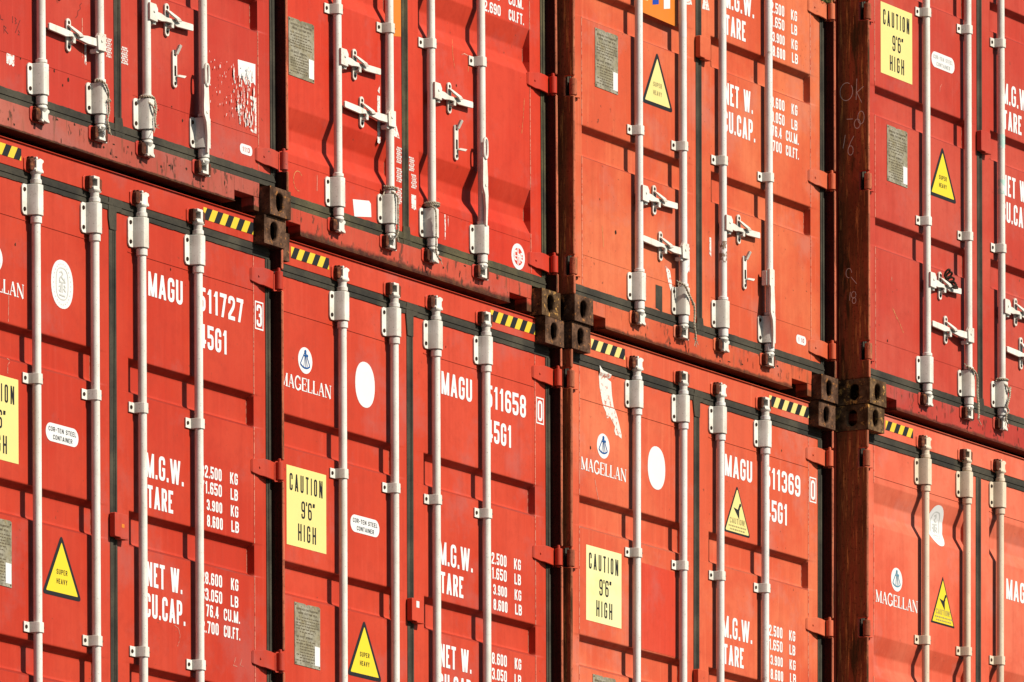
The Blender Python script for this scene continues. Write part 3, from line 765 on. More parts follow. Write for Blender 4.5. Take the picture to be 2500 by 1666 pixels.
def data_plate(door, z0, z1, s0=-.940, s1=-.738, corner=True):
    mb = MB(); w, h = s1 - s0, z1 - z0
    mb.prism([(s0, z0 + .002), (s1, z0), (s1 + .001, z1 - .004), (s1 - .012, z1 + .001), (s0 + w * .52, z1 - .001), (s0 + w * .48, z1 - .006), (s0 + w * .4, z1), (s0, z1)], ND + .0003, ND + .0025)
    q = ND + .0029
    text(mb, 'APPROVED FOR TRANSPORT', s0 + .016, s1 - .014, z1 - .030, .0085, .0016, q, 1, gap=.0022)
    text(mb, 'UNDER CUSTOMS SEAL', s0 + .026, s1 - .022, z1 - .046, .0085, .0016, q, 1, gap=.0022)
    text(mb, 'CSC SAFETY APPROVAL', s0 + .014, s1 - .060, z1 - .146, .0080, .0016, q, 1, gap=.002)
    r2 = random.Random(int(z0 * 1000))
    z = z1 - .062
    while z > z0 + .014:
        if abs(z - z1 + .142) > .014:
            x = s0 + r2.choice((.014, .014, .04)); end = s1 - r2.choice((.014, .03, .06))
            while x < end:
                l = r2.uniform(.006, .022); mb.sheet([(x, z), (x + l, z), (x + l, z + .0042), (x, z + .0042)], q, 1); x += l + r2.uniform(.003, .008)
        z -= r2.uniform(.0105, .0135)
    if corner: mb.prism([(s1 - .044, z0 + .014), (s1 - .004, z0 + .014), (s1 - .004, z0 + .095), (s1 - .044, z0 + .096)], ND + .002, ND + .0036, 2)
    for x, zz in ((s0 + .008, z1 - .009), (s1 - .008, z1 - .014), (s0 + .008, z0 + .01), (s1 - .008, z0 + .009)): mb.disc(x, zz, .0035, q - .0005, q + .0015, 8, 1)
    mb.build('data_plate', [M['plate'], M['plate_ink'], M['sticker']], door)

def oval(cx, cz, rx, rz, k=32, p=2.3):
    out = []
    for i in range(k):
        a = 2 * math.pi * i / k; c, s = math.cos(a), math.sin(a)
        out.append((cx + rx * math.copysign(abs(c) ** (2 / p), c), cz + rz * math.copysign(abs(s) ** (2 / p), s)))
    return out

def seal(door, cx, cz, crest):
    mb = MB(); mb.prism(oval(cx, cz, .079, .098, p=2.2), ND + .0002, L0)
    if crest:
        ribbon(mb, oval(cx, cz + .002, .043, .064, 28, 2.8), .005, L1, True, 1)
        for i in range(26):        # ring of small lettering, worn to dots
            a = 2 * math.pi * i / 26; mb.disc(cx + .062 * math.cos(a), cz + .082 * math.sin(a), .0032, L0, L1, 6, 1)
        for pts in ([(-.018, .046), (-.004, .052), (.004, .040), (-.006, .030), (.006, .020), (.018, .024)], [(-.022, .006), (.024, .010)], [(-.012, .030), (-.020, .014), (-.010, .006)], [(.012, .020), (.022, .008)],
                    [(.0, .006), (.0, -.034)], [(-.024, -.012), (-.010, -.004), (-.012, -.03), (-.024, -.026)], [(.012, -.002), (.022, -.010), (.012, -.018), (.024, -.028)], [(-.02, -.044), (.02, -.046)]):
            ribbon(mb, [(cx + a, cz + b) for a, b in pts], .006, L1 + .0001 * (1 + abs(int(pts[0][0] * 1000)) % 7), False, 1)
    mb.build('inspection_seal', [M['sticker'], M['crest']], door)

def sextant(door, cx, cz, pale=False):
    mb = MB(); mb.disc(cx, cz, .056, ND + .0002, L0, 36); t = .0055; q = L1
    arc = [(cx + .064 * math.cos(R(a)), cz + .034 + .066 * math.sin(R(a))) for a in range(232, 309, 6)]
    top = (cx, cz + .040)
    for i, (p, w) in enumerate((([top, arc[0]], t), ([top, arc[-1]], t), (arc, t * 1.3), ([(cx, cz + .034), (cx - .012, cz - .026)], t * .5), ([(cx, cz + .034), (cx + .004, cz - .030)], t * .6), ([(cx, cz + .034), (cx + .016, cz - .024)], t * .5), ([(cx - .014, cz + .020), (cx + .016, cz + .022)], t * 1.1))):
        ribbon(mb, p, w, q + i * .0001, False, 1)
    mb.disc(cx, cz + .038, .008, q, q + .0009, 10, 1); mb.disc(cx + .016, cz + .022, .006, q, q + .0009, 8, 1)
    mb.build('round_emblem', [M['sticker'], M['blue_pale'] if pale else M['blue']], door)

def owner_name(door, z0, x0=-1.044, x1=-.642):
    mb = MB(); serif(mb, 'MAGELLAN', x0, x1, z0, .056, .0105, L0); mb.build('lettering', M['text'], door)

def hazard_tape(header, s0, s1, z0, z1, pale, n=-.0488):
    mb = MB(); mb.prism([(s0, z0), (s1, z0), (s1, z1), (s0, z1)], n - .0006, n); h = z1 - z0; sk = h * .62; w = .041
    x = s0 - sk + .028
    while x < s1:
        # clip the slanted bar to the tape
        poly = [(x, z0), (x + w, z0), (x + w + sk, z1), (x + sk, z1)]
        def clip(poly, lim, keep_less):
            out = []
            for i in range(len(poly)):
                a, b = poly[i], poly[(i + 1) % len(poly)]; ina = (a[0] <= lim) == keep_less or a[0] == lim; inb = (b[0] <= lim) == keep_less or b[0] == lim
                if ina: out.append(a)
                if ina != inb:
                    t = (lim - a[0]) / (b[0] - a[0]); out.append((lim, a[1] + t * (b[1] - a[1])))
            return out
        poly = clip(clip(poly, s1, True), s0, False) if poly else poly
        if len(poly) > 2: mb.sheet(poly, n + .0005, 1)
        x += .083
    mb.build('hazard_tape', [M['tape_pale'] if pale else M['tape_yellow'], M['ink']], header)

def hexes(door, s0, s1, z0, z1, k=.0102):
    mb = MB(); z = z0; row = 0
    while z < z1:
        s = s0 + (k * .5 if row % 2 else 0)
        while s < s1:
            mb.sheet([(s + k * .43 * math.cos(R(60 * i + 30)), z + k * .43 * math.sin(R(60 * i + 30))) for i in range(6)], L0); s += k
        z += k * .87; row += 1
    mb.build('honeycomb_sticker', M['sticker_worn'], door)

def patch(door, name, polys, mat, n=L0):
    mb = MB()
    for i, p in enumerate(polys): mb.sheet(p, n + i * .00012)
    return mb.build(name, M[mat], door)

# ------------------------------------------------------------------ the container
LABELS = [
 'dull red container with torn white sticker beside its last rod, sill speckled with mould',
 'red container numbered 511727 with a grey crest on its oval seal',
 'bright red container with wide sloping ribs and a round white emblem low down',
 'red container numbered 511658 with a blank white oval seal',
 'orange-faded container with grey data plate, standing on the one numbered 511369',
 'faded container numbered 511369 with a torn strip of white paper over its emblem',
 'dusty red container with yellow height sign and chalk marks on its rusty side post',
 'pink-faded container with cream rods and wide ribs, its oval seal bent over a rib']
GROUP = 'shipping containers stacked two high, doors facing out'

def make_container(ci):
    row1 = ci % 2 == 0
    base, faded = PAINT[ci]; base = (base[0] * .97, base[1] * .97, base[2] * .84); faded = (faded[0] * .97, faded[1] * .97, faded[2] * .84)
    lean = R(LEAN[ci])
    root = bpy.data.objects.new('shipping_container', None); COL.objects.link(root)
    zb = ZB + .003 if row1 else ZB - H - .001
    nb = N0[ci] + (0 if row1 else -H * math.tan(lean))
    root.location = (S_[ci], -nb, zb); root.rotation_euler = (lean, 0, 0)
    tag(root, LABELS[ci], 'shipping container', GROUP)
    P = mat_paint('red_paint', base, faded, 1. if ci == 0 else (.75 if row1 else .5), ci, fade=(.42, .58))
    if ci == 0: P2 = mat_paint('sill_paint', (.42, .078, .050), (.48, .135, .095), .9, ci + 10, rustband=(.022, .046, .9))
    elif ci == 2: P2 = mat_paint('sill_paint', (.52, .060, .030), (.58, .10, .055), .8, ci + 10, rustband=(.022, .085, .9))
    elif ci == 6: P2 = mat_paint('sill_paint', (.44, .036, .024), (.52, .075, .05), .6, ci + 10, rustband=(.022, .06, .75))
    else: P2 = mat_paint('sill_paint', tuple(x * .92 for x in base), faded, .6, ci + 10, rustband=(.022, .06, .8))
    rod_m = M['rod_cream'] if ci == 7 else (M['rod_grey'] if ci in (4, 5) else M['rod'])
    gear = M['rod_cream'] if ci == 7 else M['gear']
    # body: corrugated sides, roof, floor and far end
    mb = MB(); L = 12.19; waves = []
    y = .172
    while y < L - .3:
        waves += [(y, 0), (y + .07, 0), (y + .14, .034), (y + .21, .034)]; y += .278
    waves.append((L - .02, 0))
    for sd in (-1, 1):
        k = len(waves); xo = sd * 1.214
        vs = [(xo - sd * d, yy, .16) for yy, d in waves] + [(xo - sd * d, yy, 2.80) for yy, d in waves]
        mb.add(vs, [(i, i + 1, k + i + 1, k + i) if sd > 0 else (k + i, k + i + 1, i + 1, i) for i in range(k - 1)])
        a, b = sorted((sd * 1.14, sd * 1.214)); mb.box(a, b, .015, .16, -L + .02, -.172); mb.box(a, b, 2.80, 2.885, -L + .02, -.172)
    mb.box(-1.14, 1.14, 2.84, 2.872, -L + .02, -.115); mb.box(-1.14, 1.14, .12, .165, -L + .02, -.115); mb.box(-1.20, 1.20, .17, 2.79, -L, -L + .03)
    mb.build('corrugated_body', P, root)
    # header above the doors
    mb = MB(); mb.box(-1.055, 1.055, 2.7825, 2.880, -.115, -.050)
    mb.box(-1.055, 1.055, 2.8805, 2.885, -.115, -.0505); mb.box(-1.055, 1.055, 2.8855, 2.889, -.115, -.043)
    lipr = random.Random(ci)
    header = mb.build('top_header', P, root, bevel=.003)
    # sill below the doors, with pockets beside the castings
    mb = MB()
    mb.box(-.862, .862, .028, .1325, -.115, -.050); mb.box(-1.055, -.862, .070, .1325, -.115, -.050); mb.box(.862, 1.055, .070, .1325, -.115, -.050)
    mb.box(-1.055, -1.012, .012, .070, -.115, -.050); mb.box(1.012, 1.055, .012, .070, -.115, -.050)
    mb.box(-.862, .862, .022, .028, -.115, -.046)
    for sd in (-1, 1):
        a, b = sorted((sd * .862, sd * 1.012)); mb.box(a, b, .0, .069, -.40, -.33, 1); mb.box(a - .02, b + .02, .072, .11, -.40, -.1155, 1); mb.box(min(sd * .856, sd * .862), max(sd * .856, sd * .862), .0, .07, -.33, -.1155, 1)  # pocket back and sides, plus a roof added to keep sun out
        mb.box(min(sd * 1.012, sd * 1.02), max(sd * 1.012, sd * 1.02), .0, .07, -.33, -.1155, 1)
    mb.build('bottom_sill', [P2, M['inner']], root, bevel=.003)
    for sd in (-1, 1):
        make_post(sd, ci, P, root); casting(sd, 0, ci, root); casting(sd, 2.778, ci, root)
        for z in HINGE: make_hinge(sd, z, ci, P, root)
    dl = make_door(-1, ci, P, root); dr = make_door(1, ci, P, root)
    make_gasket(-1, ci, dl); make_gasket(1, ci, dr)
    # lock box across the meeting edge
    if not WIDE[ci]:
        mb = MB(); mb.prism(rrect(-.036, .062, 1.402, 1.500, .006), ND + .004, -.026); mb.prism([(.0, 1.395), (.06, 1.397), (.062, 1.402), (.0, 1.402)], ND + .004, -.022)
        mb.build('lock_box', P, root, bevel=.004)
        if ci in (1, 3):
            mb = MB(); mb.sheet([(-.002, 1.462), (.022, 1.462), (.022, 1.49), (-.002, 1.49)] if ci == 3 else [(.012, 1.443), (.032, 1.443), (.032, 1.458), (.012, 1.458)], -.0252); mb.build('sticker', M['sticker'] if ci == 3 else M['orange'], root)
    # locking rods and gear
    h1, h2 = HZ[ci]
    for i, s in enumerate(RODS[ci]):
        mb = MB(); mb.lathe([(.018, .16), (.018, 2.74)], s, -.0277, 20)
        for z0, z1 in ((.150, .188), (.317, .335), (2.573, 2.604), (2.731, 2.752)):
            mb.lathe([(.0185, z0), (.0235, z0 + .003), (.0235, z1 - .003), (.0185, z1)], s, -.0277, 20)
        rod = mb.build('locking_rod', rod_m, root, smooth=True)
        for z in CLAMP[ci]: make_clamp(s, z, rod, gear)
        make_bracket(s, .190, .315, rod, gear); make_bracket(s, 2.606, 2.729, rod, gear)
        make_cam(s, .111, False, rod, gear, i); make_cam(s, 2.809, True, rod, gear, i)
        make_keeper(s, .111, root, i, P); make_keeper(s, 2.809, root, i, P)
        if i == 0: make_handle(s, h1, 1, rod, gear)
        elif i == 1: make_handle(s, h2, -1, rod, gear)
        elif i == 2: make_handle(s, h1 - .002, 1, rod, gear)
        elif ci == 6: make_handle(s, h2, -1, rod, gear)
        else: make_lever(s, .66 if ci == 2 else .50, .31 if ci == 2 else .168, rod, gear, ci == 4)
    make_catch(-.422, h1 - .064, h1 + .070, root, True, 1, gear); make_catch(-.366, h2 - .066, h2 + .068, root, True, -1, gear)
    make_catch(.358, h1 - .064, h1 + .072, root, True, 1, gear); make_catch(.414, h2 - .066, h2 + .09, root, ci == 6, 1, gear)
    return root, dl, dr, header, P

# ------------------------------------------------------------------ build the eight
C = [make_container(i) for i in range(8)]
for ci, (root, dl, dr, header, P) in enumerate(C):
    if ci in (1, 3, 5): number_panel(dr, {1: '511727', 3: '511658', 5: '511369'}[ci], {1: '3', 3: '0', 5: '0'}[ci])
    if ci in (1, 3, 4, 5, 6):
        weight_panel(dr); height_sign(dl, ci == 5); (ci != 5 and steel_label(dl, 'crest' if ci == 6 else 'ink')); heavy_triangle(dl, ci == 4); data_plate(dl, H - 1.798, H - 1.532)
    if ci in (1, 3, 5): seal(dl, -.3675, H - .524, ci == 1); sextant(dl, -.847, H - .496); owner_name(dl, H - .628)
    if ci % 2:
        if ci == 7: hazard_tape(header, -.956, -.681, H - .079, H - .034, False); hazard_tape(header, .668, 1.052, H - .082, H - .033, False)
        else: hazard_tape(header, -.968, -.666, H - .080, H - .032, ci == 5); hazard_tape(header, .668, 1.052, H - .082, H - .032, ci == 5)

def zclip(poly, lim, above):
    out = []
    for i in range(len(poly)):
        a, b = poly[i], poly[(i + 1) % len(poly)]; ia = a[1] >= lim if above else a[1] <= lim; ib = b[1] >= lim if above else b[1] <= lim
        if ia: out.append(a)
        if ia != ib:
            t = (lim - a[1]) / (b[1] - a[1]); out.append((a[0] + (b[0] - a[0]) * t, lim))
    return out
def conform(mb, poly, prof, mi=0):
    """sticker pressed onto a bent surface: cut at every bend (z, n) and laid on it"""
    if sum(poly[i][0] * poly[(i + 1) % len(poly)][1] - poly[(i + 1) % len(poly)][0] * poly[i][1] for i in range(len(poly))) < 0: poly = poly[::-1]
    for (za, na), (zb, nb) in zip(prof, prof[1:]):
        if zb - za < 1e-6: continue
        p = zclip(zclip(poly, za, True), zb, False)
        if len(p) > 2: mb.add([(x, -(na + (nb - na) * (z - za) / (zb - za)), z) for x, z in p], [tuple(range(len(p)))], mi)
jag = random.Random(3)
def torn(s0, s1, z0, z1, k=8, a=.006):
    """rectangle with torn lower and side edges"""
    top = [(s1 - (s1 - s0) * i / k, z1) for i in range(k + 1)]; bot = [(s0 + (s1 - s0) * i / k, z0 + jag.uniform(-a, a)) for i in range(k + 1)]
    return bot + top
# upper far left: torn sticker and what is left of its glue
dl, dr = C[0][1], C[0][2]
patch(dr, 'torn_sticker', [[(.904, .622), (1.039, .627), (1.038, .537), (1.022, .548), (1.005, .541), (.985, .552), (.962, .527), (.940, .553), (.920, .546), (.908, .557)]], 'sticker')
res = [[(.996, .488), (1.044, .488), (1.044, .336), (1.026, .339), (1.033, .37), (1.03, .47), (1.0, .474)], [(1.0, .352), (1.02, .346), (1.02, .336), (.998, .343)]]
flecks = []
for i in range(56):
    x, z = jag.uniform(.86, 1.03), jag.uniform(.35, .56); w, h = jag.uniform(.004, .012), jag.uniform(.01, .04)
    flecks.append([(x, z), (x + w * .6, z - h * .2), (x + w, z + h * .4), (x + w * .5, z + h), (x + w * .1, z + h * .6)])
for i in range(230):
    x, z = .672 + .042 * int(jag.uniform(0, 8)) + jag.gauss(0, .006), jag.uniform(.345, .605)
    if jag.random() > (x - .55) * 1.6: continue
    w, h = jag.uniform(.0015, .005), jag.uniform(.003, .018) * (2 if x > .9 and z < .5 else 1)
    flecks.append([(x, z), (x + w, z + h * .2), (x + w * .8, z + h), (x + w * .1, z + h * .8)])
patch(dr, 'torn_sticker', res[:1], 'sticker_worn'); [patch(dr, 'glue_residue', [q_], 'sticker_worn') for q_ in res[1:]]
patch(dr, 'paper_flecks', flecks, 'sticker_worn')['kind'] = 'stuff'
def small_pill(door, z, word='1113'):
    mb = MB(); mb.prism(rrect(.916, 1.010, z - .021, z + .021, .018), ND + .0002, L0); text(mb, word, .935, .990, z - .010, .02, .0028, L1, 1, gap=.006); mb.build('sticker', [M['sticker'], M['red_ink']], door)
small_pill(dr, .256)
hexes(dr, .032, .074, .445, .515); hexes(dl, -.078, -.045, .45, .525)
patch(dl, 'glue_residue', [torn(-.80, -.745, .285, .325)], 'sticker_worn'); patch(dl, 'glue_residue', [torn(-.24, -.226, .39, .49, 3, .01)], 'sticker_worn')
# upper second: ribs, emblem, paper square
dl, dr = C[2][1], C[2][2]
data_plate(dl, .695, .943)
mk_lettering(dr, [('2.690', .668, .809, 1.280, .048, .0085), ('CU.FT.', .879, 1.009, 1.280, .048, .0080), ('76.2', .70, .80, 1.349, .048, .0085), ('CU.M.', .879, 1.004, 1.349, .048, .0080)], 0)
mb = MB(); mb.disc(.948, .243, .0575, ND + .0002, L0, 36); mb.disc(.948, .243, .0385, L0, L1, 32, 1)
for i, pts in enumerate(([(.934, .262), (.930, .266), (.917, .263), (.917, .229), (.934, .226)], [(.9445, .282), (.9445, .205)], [(.9445, .254), (.958, .252), (.960, .215)], [(.984, .260), (.970, .258), (.969, .232), (.984, .228)], [(.912, .243), (.984, .2445)])):
    ribbon(mb, pts, .0085 if i < 4 else .004, L1 + .0002 + i * .0001, False, 0)
mb.build('round_emblem', [M['sticker'], M['red_ink']], dr)
patch(dl, 'paper_square', [[(-.432, .256), (-.300, .272), (-.286, .262), (-.282, .205), (-.420, .184)]], 'sticker')
for a in ((-.070, -.030, .482, .545), (-.070, -.030, .400, .462), (-.072, -.036, .306, .372)): hexes(dl, *a)
for a in ((.034, .072, .466, .528), (.052, .088, .394, .456)): hexes(dr, *a)
patch(dr, 'glue_residue', [torn(.048, .086, .300, .362)], 'sticker_worn'); patch(dr, 'paint_drip', [[(.322, .322), (.331, .322), (.333, .27), (.330, .22), (.325, .21), (.324, .27)], [(.350, .318), (.355, .318), (.354, .27)]], 'sticker_worn')
patch(dl, 'orange_sticker', [[(-.100, 1.02), (-.03, 1.03), (-.03, 1.32), (-.11, 1.32)]], 'orange')
patch(dl, 'glue_residue', [[(-.122, .72), (-.085, .66), (-.045, .585), (-.105, .59)], torn(-.228, -.205, .54, .74, 4, .01), [(-.225, .76), (-.205, .79), (-.21, .75)]], 'sticker_worn')
mb = MB(); mb.prism(rrect(-.37, -.23, 1.276, 1.36, .012), ND + .0002, L0); mb.prism(rrect(-.362, -.238, 1.284, 1.35, .008), L0, L1, 1); mb.build('sticker', [M['sticker'], M['blue_pale']], dl)
# upper third: orange placard, small pill, peeled paint round the rods
dl, dr = C[4][1], C[4][2]
mb = MB(); mb.prism([(-.513, 1.515), (-.195, 1.508), (-.195, 1.76), (-.513, 1.76)], ND + .0002, L0)
mb.sheet([(-.500, 1.574), (-.466, 1.576), (-.466, 1.72), (-.500, 1.72)], L1, 3); mb.sheet([(-.422, 1.567), (-.366, 1.580), (-.366, 1.72), (-.422, 1.72)], L1, 2); mb.sheet([(-.320, 1.567), (-.263, 1.580), (-.263, 1.72), (-.320, 1.72)], L1, 1)
mb.build('orange_placard', [M['orange'], M['sticker'], M['blue_bright'], M['tri_pale']], dl)
small_pill(dr, .266, '1 10')
patch(dr, 'glue_residue', [[(.034, 1.637), (.102, 1.642), (.078, 1.70), (.058, 1.74)], torn(.096, .112, .52, .60, 3, .01)], 'sticker_worn')
patch(dl, 'glue_residue', [torn(-.150, -.088, .405, .52, 6, .012), [(-.31, .40), (-.27, .385), (-.245, .31), (-.232, .26), (-.250, .27), (-.285, .33)], [(-.112, 1.628), (-.061, 1.637), (-.085, 1.70), (-.11, 1.68)]], 'sticker_worn')
patch(dl, 'scraped_patch', [torn(-.400, -.340, .19, .30, 5, .008)], 'gasket')
# lower third: caution triangle, torn paper
dl, dr = C[5][1], C[5][2]
bird_triangle(dr, .378, H - .492, H - .722, .126, True)
torn_poly = [(-.892, H - .140), (-.862, H - .158), (-.815, H - .163), (-.785, H - .166), (-.790, H - .182), (-.815, H - .188), (-.778, H - .196), (-.770, H - .255), (-.755, H - .305), (-.735, H - .322), (-.722, H - .345), (-.700, H - .385), (-.684, H - .420), (-.684, H - .438), (-.716, H - .428), (-.735, H - .430), (-.748, H - .412), (-.742, H - .392), (-.765, H - .372), (-.790, H - .352), (-.800, H - .362), (-.815, H - .366), (-.822, H - .340), (-.846, H - .318), (-.862, H - .285), (-.880, H - .235)]
mb = MB(); conform(mb, torn_poly, [(0, L0), (H - .186, L0), (H - .170, ND + .0086), (H, ND + .0086)]); mb.build('torn_paper', M['torn_paper'], dl)
patch(dl, 'fresh_paint_patch', [[(-.50, H - 1.362), (-.187, H - 1.362), (-.187, H - .975), (-.50, H - .972)]], 'text')
bpy.data.objects[-1] if False else None
# lower right: seal pressed over a rib, name, triangle
dl, dr = C[7][1], C[7][2]
mb = MB(); rib = [(z, ND + d + .001) for z, d in profile(REC[7], 1, .185, 2.731)]; cx, cz = -.387, H - .452
conform(mb, oval(cx, cz, .079, .098, 40, 2.2), rib)
marks = [(oval(cx, cz + .002, .043, .064, 28, 2.8), .005, True)] + [([(cx + a, cz + b) for a, b in q], .007, False) for q in ([(-.018, .046), (-.004, .052), (.004, .040), (-.006, .030), (.006, .020), (.018, .024)], [(-.022, .006), (.024, .010)], [(0, .006), (0, -.034)], [(-.024, -.012), (-.010, -.004), (-.012, -.03)], [(.012, -.002), (.022, -.010), (.012, -.018), (.024, -.028)], [(-.02, -.044), (.02, -.046)])]
for i, (pts, w, cl) in enumerate(marks):
    tmp = MB(); ribbon(tmp, pts, w, 0, cl, 1)
    for f in tmp.f: conform(mb, [(tmp.v[q][0], tmp.v[q][2]) for q in f], [(z, d + .0008 + i * .0001) for z, d in rib], 1)
mb.build('inspection_seal', [M['sticker'], M['crest']], dl)
sextant(dl, -.831, H - .771, True); owner_name(dl, H - .902, -1.040, -.622); bird_triangle(dl, -.366, H - .692, H - .926, .121, False)
mk_lettering(dr, [('MAGU', .289, .545, H - .711, .099, .0165), ('511702', .650, .99, H - .711, .099, .0165)], 0)
# fresh red paint where a sticker was cleaned off, lower third
for o in list(dl.children): pass
for o in C[5][1].children:
    if o.name.startswith('fresh_paint_patch'): o.data.materials.clear(); o.data.materials.append(mat_paint('fresh_paint', (.64, .058, .026), (.68, .085, .042), .1, 21))

# scratches, scribbles and worn sleeves on the rods
M['scratch'] = mat_worn('scratch', (.72, .36, .26), (.62, .13, .08), 60, .50)
M['scratch_yellow'] = mat_worn('scratch_yellow', (.72, .34, .12), (.58, .12, .06), 60, .5)
M['marker'] = mat_worn('marker_ink', (.09, .03, .025), (.40, .05, .035), 90, .6)
def scratch(door, pts, t=.003, mat='scratch', dz=0.):
    mb = MB(); ribbon(mb, [(a, b + dz) for a, b in pts], t, L0); mb.build('scratch' if mat != 'marker' else 'scribble', M[mat], door)
D = [(c[1], c[2]) for c in C]
for pts in ([(-.842, .471), (-.838, .453), (-.820, .453)], [(-.753, .481), (-.754, .453)], [(-.738, .479), (-.727, .472), (-.735, .466), (-.727, .458), (-.738, .453)], [(-.700, .476), (-.736, .417)], [(-.815, .401), (-.816, .431), (-.800, .424), (-.812, .416), (-.786, .404)], [(-.715, .432), (-.706, .424), (-.716, .414), (-.704, .415)],
            [(-.259, .63), (-.272, .618), (-.268, .604), (-.286, .592), (-.288, .574), (-.305, .56)]): scratch(D[0][0], pts, .0024, 'marker')
scratch(D[0][0], [(-.256, .57), (-.255, .54), (-.257, .511)], .004); scratch(D[0][0], [(-.259, .477), (-.257, .44), (-.257, .41)], .003)
scratch(D[2][0], [(-.868 + .037 * math.cos(R(a)), .257 + .042 * math.sin(R(a))) for a in range(40, 300, 14)], .0026, 'scratch_yellow'); scratch(D[2][0], [(-.718, .310), (-.717, .285), (-.719, .241)], .003)
scratch(D[2][1], [(1.010, .956), (1.0, .87), (.986, .796)], .0024, 'scratch_yellow'); scratch(D[2][1], [(.476, 1.05), (.50, 1.058), (.529, 1.055)], .004); scratch(D[2][1], [(.397, 1.101), (.40, 1.04), (.417, .976)], .002, 'scratch_yellow'); scratch(D[2][1], [(.526, 1.05), (.535, 1.02), (.53, .985)], .002, 'scratch_yellow')
scratch(D[6][0], [(-.891, .504), (-.85, .47), (-.829, .455), (-.779, .403)], .0026, 'scratch_yellow'); scratch(D[6][0], [(-.878, .50), (-.84, .455)], .002, 'scratch_yellow'); scratch(D[6][0], [(-.385, 1.657), (-.402, 1.64), (-.405, 1.617)], .002)
scratch(D[6][0], [(-.90, .652), (-.895, .63), (-.886, .632), (-.888, .648)], .002, 'scratch')
scratch(D[1][0], [(-.748, H - .632), (-.750, H - .69), (-.752, H - .737)], .0026); scratch(D[1][0], [(-.762, H - .885), (-.748, H - .888), (-.744, H - .897), (-.757, H - .91), (-.758, H - .944)], .0026)
scratch(D[1][1], [(.447, H - 1.791), (.476, H - 1.80), (.489, H - 1.826), (.484, H - 1.85), (.469, H - 1.875)], .002); scratch(D[1][1], [(.911, H - 1.865), (.892, H - 1.90), (.921, H - 1.901)], .002); scratch(D[1][1], [(.960, H - 1.859), (.944, H - 1.892), (.966, H - 1.895)], .002)
scratch(D[5][0], [(-.922, H - .651), (-.906, H - .699), (-.889, H - .742)], .003); scratch(D[4][0], [(-.879, .484), (-.872, .43), (-.868, .39)], .003, 'scratch_yellow')
def blob(door, s, z, r, mat='bolt'):
    mb = MB(); mb.sheet([(s + r * (.6 + .4 * jag.random()) * math.cos(R(a)), z + r * 1.5 * (.6 + .4 * jag.random()) * math.sin(R(a))) for a in range(0, 360, 40)], L0); mb.build('rust_spot', M[mat], door)
for ci, side, s, z, r in ((4, 0, -.759, .475, .009), (4, 0, -.90, .60, .004), (0, 0, -.93, .325, .006), (0, 0, -.70, .322, .005), (0, 1, .30, .30, .004), (0, 0, -.46, .318, .006), (0, 0, -.36, .30, .008), (0, 0, -.40, .27, .005), (2, 1, .43, .905, .005), (5, 0, -.96, H - .52, .007), (5, 1, .80, H - .27, .005), (1, 1, .43, H - .33, .005), (1, 0, -.70, H - .42, .006), (3, 1, .30, H - .255, .004), (6, 0, -.94, .34, .006), (0, 1, .40, .33, .005), (0, 1, .48, .29, .006)): blob(D[ci][side], s, z, r)
sillr = random.Random(12)
for ci in (0, 2, 4, 6):
    sill = [o for o in C[ci][0].children if o.name.startswith('bottom_sill')][0]
    for i in range(26 if ci == 0 else 14):
        s, z = sillr.uniform(-.82, .82), sillr.uniform(.040, .125); w, h = sillr.choice(((.004, .012), (.003, .020), (.012, .004), (.007, .007), (.005, .016)))
        mb = MB(); mb.sheet([(s + w * (.5 + .6 * sillr.random()) * math.cos(R(a)), z + h * (.5 + .6 * sillr.random()) * math.sin(R(a))) for a in range(0, 360, 45)], -.0492); mb.build('rust_spot', M['bolt'], sill)
def sleeve(ci, k, z0, z1, mat):
    rod = [o for o in C[ci][0].children if o.name.startswith('locking_rod')][k]
    mb = MB(); mb.lathe([(.0184, z0), (.0184, z1)], RODS[ci][k], -.0277, 20); mb.build('worn_band', M[mat], rod, smooth=True)
M['mint'] = mat_worn('mint_paint', (.55, .80, .70), (.93, .91, .85), 30, .5); M['flaked'] = mat_worn('flaked_rod_paint', (.92, .90, .86), (.30, .20, .14), 45, .47)
sleeve(6, 2, 1.446, 1.513, 'mint'); sleeve(6, 2, 1.225, 1.294, 'mint'); sleeve(4, 2, .491, .589, 'flaked'); sleeve(4, 1, 1.456, 1.531, 'sticker')

# chalk marks on the rusty side posts
def side_stroke(ci, strokes, t, name='chalk_mark'):
    xo = -1.2165 - .0008
    post = [o for o in C[ci][0].children if o.name.startswith('corner_post') and min(v.co.x for v in o.data.vertices) < -1][0]
    for i, pts in enumerate(strokes):
        mb = MB(); tmp = MB(); ribbon(tmp, pts, t, 0); off = i * .0001
        mb.v = [(xo - off, -p[0], p[2]) for p in tmp.v]; mb.f = tmp.f; mb.m = tmp.m
        bm = mb.build(name, M['chalk'], post)
circ = lambda c, z, rx, rz, a0=0, a1=360, k=18: [(c + rx * math.cos(R(a0 + (a1 - a0) * i / k)), z + rz * math.sin(R(a0 + (a1 - a0) * i / k))) for i in range(k + 1)]
side_stroke(6, [circ(-.122, 1.475, .034, .042, 60, 400), [(-.066, 1.53), (-.070, 1.43)], [(-.030, 1.49), (-.066, 1.465), (-.040, 1.415)], circ(-.044, 1.345, .017, .03), circ(-.064, 1.318, .016, .022), [(-.120, 1.345), (-.088, 1.343)],
    [(-.128, 1.272), (-.140, 1.21)], circ(-.100, 1.196, .014, .022), [(-.112, 1.205), (-.100, 1.235), (-.082, 1.262)]], .0028)
side_stroke(6, [circ(-.112, .62, .015, .022, 0, 280), [(-.100, .60), (-.070, .565)], circ(-.086, .515, .012, .016), circ(-.084, .488, .010, .014), [(-.104, .53), (-.108, .49)]], .0024)

